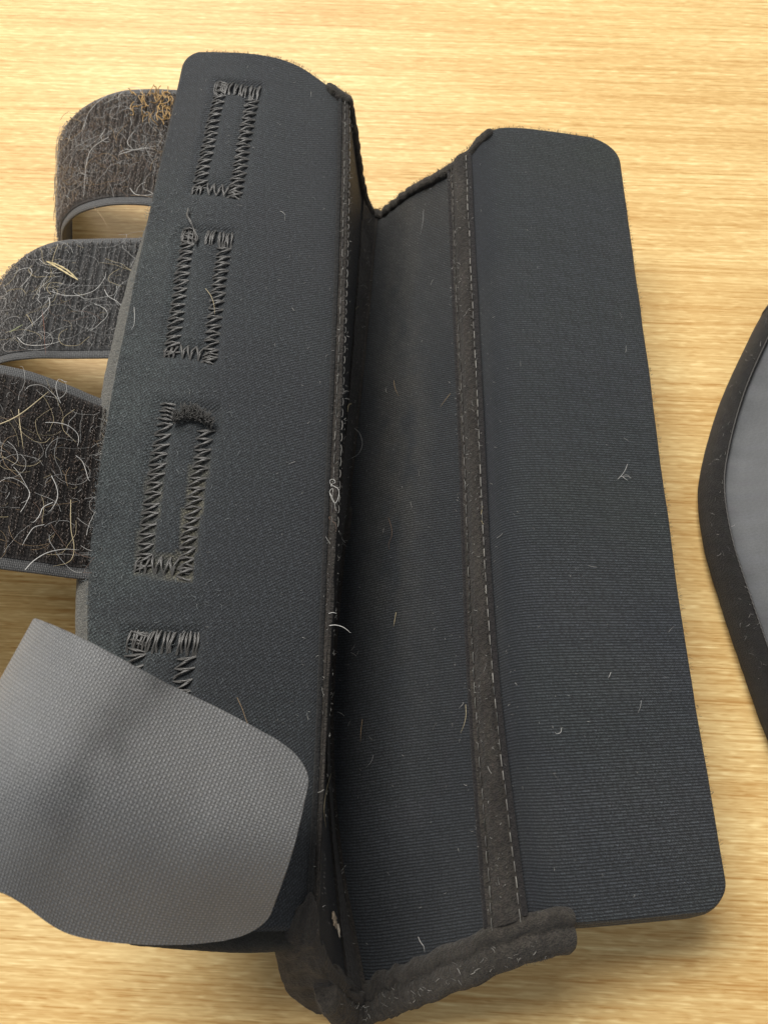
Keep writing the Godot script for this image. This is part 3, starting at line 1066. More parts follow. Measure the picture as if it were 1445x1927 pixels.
# ------------------------------------------------------------------ the second boot, seen from outside
func other_boot() -> void:
	var outline := curve(PAD_OUTLINE[0] + [PAD_OUTLINE[0][0]], 10)
	var n := outline.size()
	var o := base_node("tendon_boot", Vector3(0.135, 0, -0.09))
	tag(o, "second boot at the right edge, outer side up, grey shell with suede edge", "boot")
	# inset (mm), height (mm)
	var rim := [[4.0, 0.6], [1.6, 1.2], [0.4, 3.2], [0.0, 6.0], [0.3, 9.0], [0.9, 11.2], [1.9, 12.8], [3.2, 13.6], [4.3, 13.4], [4.8, 12.2]]
	var pad := [[4.3, 12.0], [5.3, 12.9], [8.0, 14.8], [14.0, 17.2], [19.0, 20.8], [26.0, 24.6], [34.0, 27.2], [42.0, 27.9]]
	var grow := func(profile: Array, col: Callable, bump: float) -> ArrayMesh:
		var b := Builder.new()
		var p := PackedVector3Array()
		var uv := PackedVector2Array()
		var c := PackedColorArray()
		for q in profile:
			for i in n:
				var t := outline[(i + 1) % (n - 1)] - outline[(i + n - 2) % (n - 1)]
				var inward := Vector3(-t.z, 0, t.x).normalized()
				var from := outline[i]
				if inward.dot(Vector3(0.139, 0, clampf(from.z, -0.12, -0.05)) - from) < 0:
					inward = -inward
				var spine := Vector3(0.139, 0, clampf(from.z, -0.12, -0.05))
				var at: Vector3 = from + inward * minf(q[0], 9.0) * MM
				at = at.lerp(spine, clampf((q[0] - 9.0) / 33.0, 0, 1))
				at.y = q[1] * MM + bump * fuzzn.get_noise_2d(i * 8.0, q[0] * 60.0)
				p.append(at)
				uv.append(Vector2(i * 0.0035, q[0] * MM + q[1] * MM))
				c.append(col.call(i, q[0]))
		b.grid(p, n, profile.size(), uv, c, Vector3(0, 1, 0), (profile.size() - 2) * n + 5, true)
		if profile.size() != 8:
			b.fan(p.slice(0, n - 1), Vector3(0.139, 0.0004, -0.085), Vector3.DOWN, c[0])
		return b.mesh()
	put(o, "edge_binding", grow.call(rim, func(i: int, d: float) -> Color: return Color(0.022, 0.019, 0.017).lerp(Color(0.04, 0.036, 0.032), clampf(0.5 + wear.get_noise_2d(i * 40.0, d * 30.0), 0, 1)), 0.0003), M.suede)
	put(o, "padded_shell", grow.call(pad, func(i: int, d: float) -> Color: return Color(0.112, 0.116, 0.122).lerp(Color(0.085, 0.088, 0.092), clampf(0.5 + wear.get_noise_2d(i * 9.0, d * 5.0), 0, 1)), 0.0), M.shell)
	# overlapping tail of the binding near its upper corner
	var tail := Builder.new()
	var tp := PackedVector3Array()
	for j in 8:
		for q in [[0.2, 3.0], [-0.3, 6.0], [0.2, 9.2], [0.7, 11.7], [1.8, 13.4], [3.2, 14.2], [4.8, 13.8]]:
			var i := 24 + j
			var t := outline[i + 1] - outline[i - 1]
			var inward := Vector3(-t.z, 0, t.x).normalized()
			if inward.x < 0:
				inward = -inward
			var at: Vector3 = outline[i] + inward * (q[0] * MM)
			at.y = q[1] * MM + 0.0003
			tp.append(at)
	tail.grid(tp, 7, 8, PackedVector2Array(), PackedColorArray(), Vector3.UP, 4 * 7 + 5)
	for k in tail.K.size():
		tail.K[k] = Color(0.018, 0.016, 0.016)
	put(o, "binding_tail", tail.mesh(), M.suede)
	var b := Builder.new()
	for i in range(8, 170):
		var t := (outline[i + 1] - outline[i - 1]).normalized()
		var inward := Vector3(-t.z, 0, t.x)
		if inward.dot(Vector3(0.139, 0, clampf(outline[i].z, -0.12, -0.05)) - outline[i]) < 0:
			inward = -inward
		var gap := outline[i].distance_to(outline[i + 1])
		var count := maxi(1, int(gap / 0.0029))
		for k in count:
			var at := outline[i].lerp(outline[i + 1], (k + 0.5) / count) + inward * 0.0038
			at.y = 0.0138
			b.tube(PackedVector3Array([at - t * 0.0010, at + Vector3(0, 0.0003, 0), at + t * 0.0010]), PackedFloat32Array([0.00017]), 5, Color(0.07, 0.066, 0.06))
	var st := put(o, "edge_stitching", b.mesh(), M.strand)
	st.set_meta("kind", "stuff")
	var lint: Array[Transform3D] = []
	var lc := PackedColorArray()
	for k in 150:
		var i := rng.randi_range(10, 110)
		var t := (outline[i + 1] - outline[i - 1]).normalized()
		var inward := Vector3(-t.z, 0, t.x)
		if inward.x < 0:
			inward = -inward
		var f := rng.randf()
		var at := outline[i].lerp(outline[i + 1], rng.randf()) + inward * lerpf(0.0004, 0.0042, f)
		at.y = lerpf(0.0095, 0.0143, sqrt(f))
		lint.append(stand(at, shake(1.0), rng.randf_range(0.0004, 0.0014), 0.8))
		var g := rng.randf_range(0.1, 0.4)
		lc.append(Color(g, g * 0.96, g * 0.9))
	scatter(o, "lint_specks", fibre_shape(0.6), lint, M.strand, lc)

# ------------------------------------------------------------------ hairs, straw and husks
const TONES := {"white": Color(0.62, 0.61, 0.58), "grey": Color(0.34, 0.34, 0.33), "straw": Color(0.55, 0.46, 0.28), "tan": Color(0.36, 0.25, 0.14), "brown": Color(0.17, 0.11, 0.08), "rust": Color(0.17, 0.06, 0.035), "green": Color(0.35, 0.38, 0.22), "husk": Color(0.60, 0.50, 0.28)}

func debris() -> void:
	for s in STRANDS:
		var b := Builder.new()
		var p := curve(s[5], 6)
		var r := PackedFloat32Array()
		for k in p.size():
			var f := float(k) / (p.size() - 1)
			if s[3] == "husk":
				r.append(s[4] * 0.42 * MM * (0.12 + 0.88 * pow(sin(PI * clampf(f * 0.92 + 0.05, 0, 1)), 0.7)) * (1.0 + 0.28 * sin(f * 34.0)))
			else:
				r.append(s[4] * 0.62 * MM * (1.0 - 0.75 * pow(f, 3.0)))
		b.tube(p, r, 6, TONES[s[3]])
		if s[3] == "husk":
			var p2 := PackedVector3Array()
			for k in p.size():
				p2.append(p[k] + Vector3(0.0004, 0.0002, -0.0006) * sin(PI * k / (p.size() - 1.0)))
			b.tube(p2, r, 6, Color(0.5, 0.41, 0.22))
		var o := put(self, s[0], b.mesh(), M.strand)
		tag(o, s[1], s[2])
	hair_mat(STRAP_1, "tangled_hair", "mat of grey and tan hairs caught in the uppermost strap's hooks", 380, 0.5, 8.2, [["grey", 5], ["white", 3], ["tan", 3], ["brown", 2]])
	hair_mat(STRAP_2, "tangled_hair", "thin scatter of pale hairs caught in the second strap's hooks", 170, 2.0, 8.2, [["grey", 4], ["white", 4], ["straw", 2], ["brown", 1]])
	hair_mat(STRAP_3, "tangled_hair", "loose pale and brown hairs caught in the third strap's hooks", 110, 5.0, 9.0, [["grey", 3], ["white", 3], ["tan", 2], ["straw", 2], ["brown", 2]])
	straw_tuft()
	oat_flake()

func hair_mat(table_: Array, called: String, label: String, count: int, u0: float, u1: float, kinds: Array) -> void:
	var s := Sheet.new(table_)
	var b := Builder.new()
	var bag := []
	for k in kinds:
		for n in k[1]:
			bag.append(k[0])
	for n in count:
		var u := rng.randf_range(u0, u1)
		var v := rng.randf_range(0.2, 1.85)
		var a := rng.randf_range(0, TAU)
		var turn := rng.randf_range(-0.55, 0.55)
		var p := []
		var lift := rng.randf_range(0.0012, 0.0022)
		for k in rng.randi_range(4, 9):
			p.append(s.at(clampf(u, 0, s.nu - 1), clampf(v, 0.02, 1.98)) + s.normal(clampf(u, 0, s.nu - 1), clampf(v, 0.02, 1.98)) * (lift + 0.0005 * rng.randf()))
			u += cos(a) * 0.17
			v += sin(a) * 0.07
			a += turn + rng.randf_range(-0.3, 0.3)
		var c: Color = TONES[bag[rng.randi() % bag.size()]]
		b.tube(curve(p, 3), PackedFloat32Array([rng.randf_range(0.00002, 0.00006)]), 4, c * rng.randf_range(0.7, 1.15))
	for n in count * (9 if u0 < 1.0 else 5):
		var u := rng.randf_range(u0, u1)
		var v := rng.randf_range(0.15, 1.85)
		if rng.randf() > 0.35 + 1.6 * wear.get_noise_2d(u * 25.0, v * 35.0):
			continue
		var nm := s.normal(u, v)
		var at := s.at(u, v) + nm * rng.randf_range(0.0011, 0.0017)
		var a := (s.along_u(u, v) * rng.randf_range(-1, 1) + s.along_v(u, v) * rng.randf_range(-1, 1)) * 0.0011
		var bend := shake(0.0004)
		b.tube(PackedVector3Array([at - a, at - a * 0.4 + bend, at + a * 0.4 + bend, at + a]), PackedFloat32Array([rng.randf_range(0.00003, 0.00005)]), 3, (TONES[bag[rng.randi() % bag.size()]] as Color) * 0.7)
	var o := put(self, called, b.mesh(), M.strand)
	tag(o, label, "hair", "", "stuff")

func straw_tuft() -> void:
	var s := Sheet.new(STRAP_1)
	var b := Builder.new()
	for n in 44:
		var p := []
		var u: float = TUFT[0] + rng.randf_range(-0.5, 0.5)
		var v: float = TUFT[1] + rng.randf_range(-0.24, 0.24)
		var a := rng.randf_range(0, TAU)
		for k in 4:
			p.append(s.at(u, v) + s.normal(u, v) * rng.randf_range(0.0016, 0.0032))
			u += cos(a) * 0.09
			v += sin(a) * 0.075
			a += rng.randf_range(-1.3, 1.3)
		var g := rng.randf_range(0.75, 1.15)
		b.tube(curve(p, 4), PackedFloat32Array([rng.randf_range(0.00009, 0.00018)]), 5, Color(0.46 * g, 0.29 * g, 0.11 * g))
	var o := put(self, "straw_tuft", b.mesh(), M.strand)
	tag(o, "crumpled golden straw tuft snagged on the uppermost strap beside the flap", "straw")

func oat_flake() -> void:
	var b := Builder.new()
	var u := 4.55
	var v := 9.6
	for n in 14:
		var uu := u + rng.randf_range(-0.07, 0.07)
		var vv := v + rng.randf_range(-0.045, 0.045)
		var at := S.at(uu, vv) + S.normal(uu, vv) * 0.0006
		b.tube(PackedVector3Array([at - Vector3(0, 0, 0.0006), at + Vector3(0.0002, 0.0002, 0), at + Vector3(0, 0, 0.0006)]), PackedFloat32Array([0.00012, 0.00028, 0.00012]), 6, Color(0.42, 0.33, 0.23) * rng.randf_range(0.8, 1.1))
	var tip := S.at(u + 0.1, v) + S.normal(u, v) * 0.0008
	b.tube(PackedVector3Array([tip, tip + Vector3(0.0004, 0, 0.0012), tip + Vector3(0.0006, 0, 0.0026)]), PackedFloat32Array([0.0004, 0.00032, 0.00005]), 6, Color(0.5, 0.43, 0.33))
	var o := put(self, "oat_flake", b.mesh(), M.strand)
	tag(o, "pale crumbled oat flake stuck low on the wall by the bottom binding", "oat flake")

# ------------------------------------------------------------------ measured points, millimetres
var BOOT_GRID := [
	[[-59.1, 52.0, -215.6], [-41.8, 56.5, -209.2], [-25.4, 57.0, -204.4], [-12.5, 53.5, -196.1], [-10.0, 49.0, -195.5], [-6.7, 22.0, -191.4], [-1.9, 12.0, -192.5], [8.8, 26.0, -188.5], [18.9, 42.0, -180.2], [24.8, 46.0, -182.7], [35.3, 47.5, -190.2], [71.5, 37.5, -196.6]],
	[[-60.7, 51.5, -192.5], [-42.9, 56.0, -186.8], [-26.1, 56.6, -182.3], [-12.2, 53.1, -174.9], [-9.8, 48.9, -174.1], [-7.7, 21.5, -169.4], [-3.3, 11.8, -170.3], [8.4, 26.0, -167.3], [18.8, 41.8, -160.5], [24.5, 45.6, -163.0], [34.8, 47.0, -169.6], [71.3, 36.6, -175.5]],
	[[-62.2, 51.0, -169.5], [-43.9, 55.5, -164.3], [-26.6, 56.2, -160.3], [-12.1, 52.8, -153.7], [-9.9, 48.7, -152.8], [-8.7, 21.0, -147.4], [-4.7, 11.5, -148.1], [8.0, 26.0, -146.1], [18.7, 41.5, -140.8], [24.4, 45.2, -143.3], [34.3, 46.5, -149.1], [71.2, 35.8, -154.4]],
	[[-63.5, 50.5, -146.4], [-44.7, 54.9, -141.9], [-27.1, 55.8, -138.3], [-12.1, 52.3, -132.4], [-10.1, 48.6, -131.4], [-9.8, 20.5, -125.4], [-6.4, 11.2, -125.9], [7.4, 26.0, -124.9], [18.8, 41.2, -121.0], [24.3, 44.8, -123.5], [33.9, 46.0, -128.5], [71.2, 34.8, -133.3]],
	[[-64.8, 49.7, -123.4], [-45.3, 54.2, -119.4], [-27.4, 55.1, -116.3], [-12.3, 51.7, -111.2], [-10.4, 48.1, -110.1], [-11.1, 19.9, -103.4], [-8.1, 11.0, -103.7], [6.6, 25.8, -103.8], [18.8, 40.8, -101.3], [24.2, 44.3, -103.8], [33.6, 45.3, -107.9], [71.3, 33.8, -112.3]],
	[[-66.0, 48.7, -100.3], [-45.6, 53.1, -97.0], [-27.6, 54.1, -94.2], [-12.6, 50.7, -90.0], [-10.8, 47.3, -88.7], [-12.5, 19.2, -81.4], [-9.8, 10.6, -81.5], [5.8, 25.5, -82.6], [18.8, 40.2, -81.5], [24.1, 43.6, -84.1], [33.5, 44.3, -87.3], [71.4, 32.5, -91.2]],
	[[-66.5, 47.5, -77.3], [-45.6, 51.8, -74.5], [-27.7, 52.8, -72.2], [-12.9, 49.5, -68.7], [-11.3, 46.2, -67.4], [-13.9, 18.5, -59.4], [-11.4, 10.3, -59.3], [5.0, 25.0, -61.4], [18.6, 39.5, -61.8], [24.0, 42.7, -64.4], [33.6, 43.2, -66.8], [71.5, 31.0, -70.1]],
	[[-65.7, 46.2, -54.2], [-44.9, 50.3, -52.1], [-27.7, 51.2, -50.2], [-13.2, 48.1, -47.5], [-11.9, 45.0, -46.0], [-14.7, 17.7, -37.4], [-12.5, 9.9, -37.1], [4.6, 24.5, -40.2], [18.6, 38.7, -42.1], [24.3, 41.8, -44.6], [33.9, 42.0, -46.2], [71.7, 29.4, -49.0]],
	[[-62.8, 44.5, -31.2], [-43.5, 48.4, -29.6], [-27.4, 49.2, -28.1], [-13.4, 46.2, -26.3], [-12.4, 43.3, -24.7], [-13.9, 16.9, -15.4], [-12.0, 9.5, -14.9], [5.0, 23.8, -19.1], [18.9, 37.7, -22.3], [25.0, 40.8, -24.9], [34.8, 40.5, -25.6], [72.4, 27.6, -28.0]],
	[[-57.8, 42.4, -8.1], [-41.3, 45.9, -7.2], [-27.0, 46.4, -6.1], [-13.9, 43.4, -5.0], [-12.8, 40.9, -3.3], [-11.5, 16.0, 6.6], [-9.0, 9.3, 7.3], [6.4, 23.0, 2.1], [19.5, 36.5, -2.6], [26.4, 39.5, -5.2], [36.3, 38.4, -5.0], [73.6, 25.4, -6.9]],
	[[-51.0, 40.0, 14.9], [-38.3, 43.0, 15.3], [-26.4, 43.0, 15.9], [-14.7, 40.0, 16.2], [-12.9, 38.0, 18.0], [-8.2, 15.0, 28.6], [-3.9, 9.0, 29.5], [8.7, 22.0, 23.3], [20.3, 35.0, 17.1], [28.1, 38.0, 14.5], [38.4, 36.0, 15.6], [75.0, 23.0, 14.2]],
]
var STRAP_1 := [
	[[-112.5, 1.3, -217.5], [-112.0, 5.0, -217.5], [-109.5, 14.0, -217.4], [-105.5, 24.0, -217.3], [-96.0, 32.5, -216.9], [-84.0, 38.0, -216.5], [-72.0, 41.5, -213.5], [-60.0, 44.0, -210.0], [-45.0, 46.0, -209.0], [-30.0, 47.5, -208.0]],
	[[-109.0, 1.3, -196.0], [-108.5, 5.0, -196.0], [-106.2, 14.0, -195.8], [-102.5, 24.0, -195.3], [-94.0, 32.5, -194.4], [-83.0, 38.0, -193.2], [-72.0, 41.5, -190.4], [-60.0, 44.0, -187.0], [-45.0, 46.0, -186.2], [-30.0, 47.5, -185.5]],
	[[-105.5, 1.3, -174.5], [-105.0, 5.0, -174.5], [-103.0, 14.0, -174.1], [-99.5, 24.0, -173.4], [-92.0, 32.5, -172.0], [-82.0, 38.0, -170.0], [-72.0, 41.5, -167.3], [-60.0, 44.0, -164.0], [-45.0, 46.0, -163.5], [-30.0, 47.5, -163.0]],
]
var STRAP_2 := [
	[[-123.5, 1.3, -152.5], [-123.0, 4.0, -152.5], [-119.0, 15.0, -152.5], [-112.0, 27.0, -152.5], [-101.2, 37.2, -152.6], [-90.7, 42.4, -152.6], [-80.0, 43.5, -152.6], [-65.0, 44.0, -152.6], [-50.0, 45.5, -152.7], [-30.0, 47.0, -152.7]],
	[[-123.5, 1.3, -133.2], [-123.0, 4.0, -133.2], [-119.0, 15.0, -133.2], [-112.0, 27.0, -133.2], [-101.2, 37.2, -133.2], [-90.7, 42.4, -133.2], [-80.0, 43.5, -133.2], [-65.0, 44.0, -133.2], [-50.0, 45.5, -133.1], [-30.0, 47.0, -133.1]],
	[[-123.5, 1.3, -114.0], [-123.0, 4.0, -114.0], [-119.0, 16.0, -113.9], [-112.0, 30.0, -113.9], [-101.2, 40.2, -113.9], [-90.7, 43.4, -113.8], [-80.0, 43.5, -113.8], [-65.0, 44.0, -113.7], [-50.0, 45.5, -113.6], [-30.0, 47.0, -113.5]],
]
var STRAP_3 := [
	[[-131.5, 1.3, -103.0], [-131.0, 10.0, -103.0], [-128.0, 28.0, -102.9], [-120.0, 44.0, -102.6], [-108.0, 56.0, -102.1], [-95.0, 59.5, -101.5], [-84.0, 57.0, -101.1], [-75.5, 51.5, -100.4], [-66.0, 45.0, -99.5], [-50.0, 44.5, -99.3], [-30.0, 44.5, -99.0]],
	[[-131.5, 1.3, -78.0], [-131.0, 10.0, -78.0], [-128.0, 28.0, -78.0], [-120.0, 44.0, -77.8], [-108.0, 56.0, -77.5], [-95.0, 59.5, -77.2], [-84.0, 57.0, -76.9], [-75.5, 51.5, -76.8], [-66.0, 45.0, -76.8], [-50.0, 44.5, -76.8], [-30.0, 44.5, -76.8]],
	[[-131.5, 1.3, -53.0], [-131.0, 10.0, -53.0], [-128.0, 28.0, -53.0], [-120.0, 44.0, -53.0], [-108.0, 56.0, -52.9], [-95.0, 59.5, -52.9], [-84.0, 57.0, -52.8], [-75.5, 51.5, -53.3], [-66.0, 45.0, -54.0], [-50.0, 44.5, -54.2], [-30.0, 44.5, -54.5]],
]
var STRAP_4 := [
	[[-13.2, 64.0, -13.2], [-26.1, 73.0, -19.4], [-37.2, 81.0, -24.1], [-47.6, 86.0, -29.2], [-55.4, 84.7, -32.8], [-60.3, 77.4, -35.2], [-55.4, 71.7, -32.8], [-47.6, 62.0, -29.2], [-37.2, 43.5, -24.1], [-38.1, 44.0, -19.4]],
	[[-16.2, 65.0, 1.6], [-29.7, 77.0, -0.9], [-40.7, 87.0, -5.9], [-51.1, 92.0, -9.3], [-60.0, 90.0, -12.0], [-65.2, 82.4, -13.5], [-60.0, 77.0, -12.0], [-51.1, 68.0, -9.3], [-40.7, 42.0, -5.9], [-41.7, 42.0, -0.9]],
	[[-22.1, 52.0, 15.1], [-36.0, 60.0, 15.7], [-49.5, 70.0, 13.3], [-57.2, 81.0, 6.7], [-68.3, 83.8, 4.9], [-73.5, 78.6, 4.1], [-68.3, 70.8, 4.9], [-57.2, 57.0, 2.7], [-49.5, 39.0, 7.3], [-48.0, 39.0, 9.7]],
]
var BOXES := [
	[[0.661, 0.501], [1.469, 0.534], [0.588, 2.337], [1.396, 2.371]],
	[[0.551, 2.855], [1.341, 2.871], [0.569, 4.558], [1.304, 4.608]],
	[[0.606, 5.109], [1.377, 5.159], [0.496, 6.945], [1.175, 6.978]],
	[[0.477, 7.513], [1.304, 7.496], [0.000, 9.199], [0.973, 9.232]],
]
var CORNER_WRAP := [
	[[-17.7, 40.5, 12.5], [-15.7, 43.0, 11.0], [-13.8, 43.5, 10.4], [-12.5, 42.0, 11.3]],
	[[-21.8, 36.0, 18.7], [-18.2, 40.0, 17.7], [-14.6, 40.5, 17.3], [-12.1, 38.0, 18.5]],
	[[-22.0, 26.0, 24.6], [-18.4, 31.0, 23.5], [-14.0, 32.5, 23.5], [-10.5, 29.0, 25.4]],
	[[-21.4, 14.0, 30.5], [-17.1, 20.0, 29.4], [-12.0, 21.5, 29.2], [-7.6, 19.0, 29.8]],
	[[-18.1, 5.0, 35.0], [-13.8, 10.0, 34.4], [-9.6, 12.5, 33.5], [-4.4, 12.0, 32.5]],
	[[-15.0, 1.0, 36.8], [-11.8, 3.0, 36.6], [-8.1, 5.0, 35.9], [-3.9, 6.0, 35.1]],
]
var TUFT := [6.29, 0.45]
var PAD_OUTLINE := [
	[[168.0, 8.0, -177.9], [150.0, 8.0, -175.7], [134.6, 8.0, -169.2], [122.8, 8.0, -157.5], [112.0, 8.0, -140.3], [102.5, 8.0, -123.0], [94.9, 8.0, -105.0], [91.1, 8.0, -91.3], [90.6, 8.0, -75.1], [92.4, 8.0, -59.7], [94.3, 8.0, -46.7], [96.0, 8.0, -36.9], [97.6, 8.0, -27.5], [101.1, 8.0, -14.7], [107.5, 8.0, -2.5], [118.6, 8.0, 4.5], [133.2, 8.0, -2.5], [151.0, 8.0, -27.5], [166.4, 8.0, -64.2], [182.0, 8.0, -105.0], [187.7, 8.0, -144.2], [183.1, 8.0, -169.2]],
]
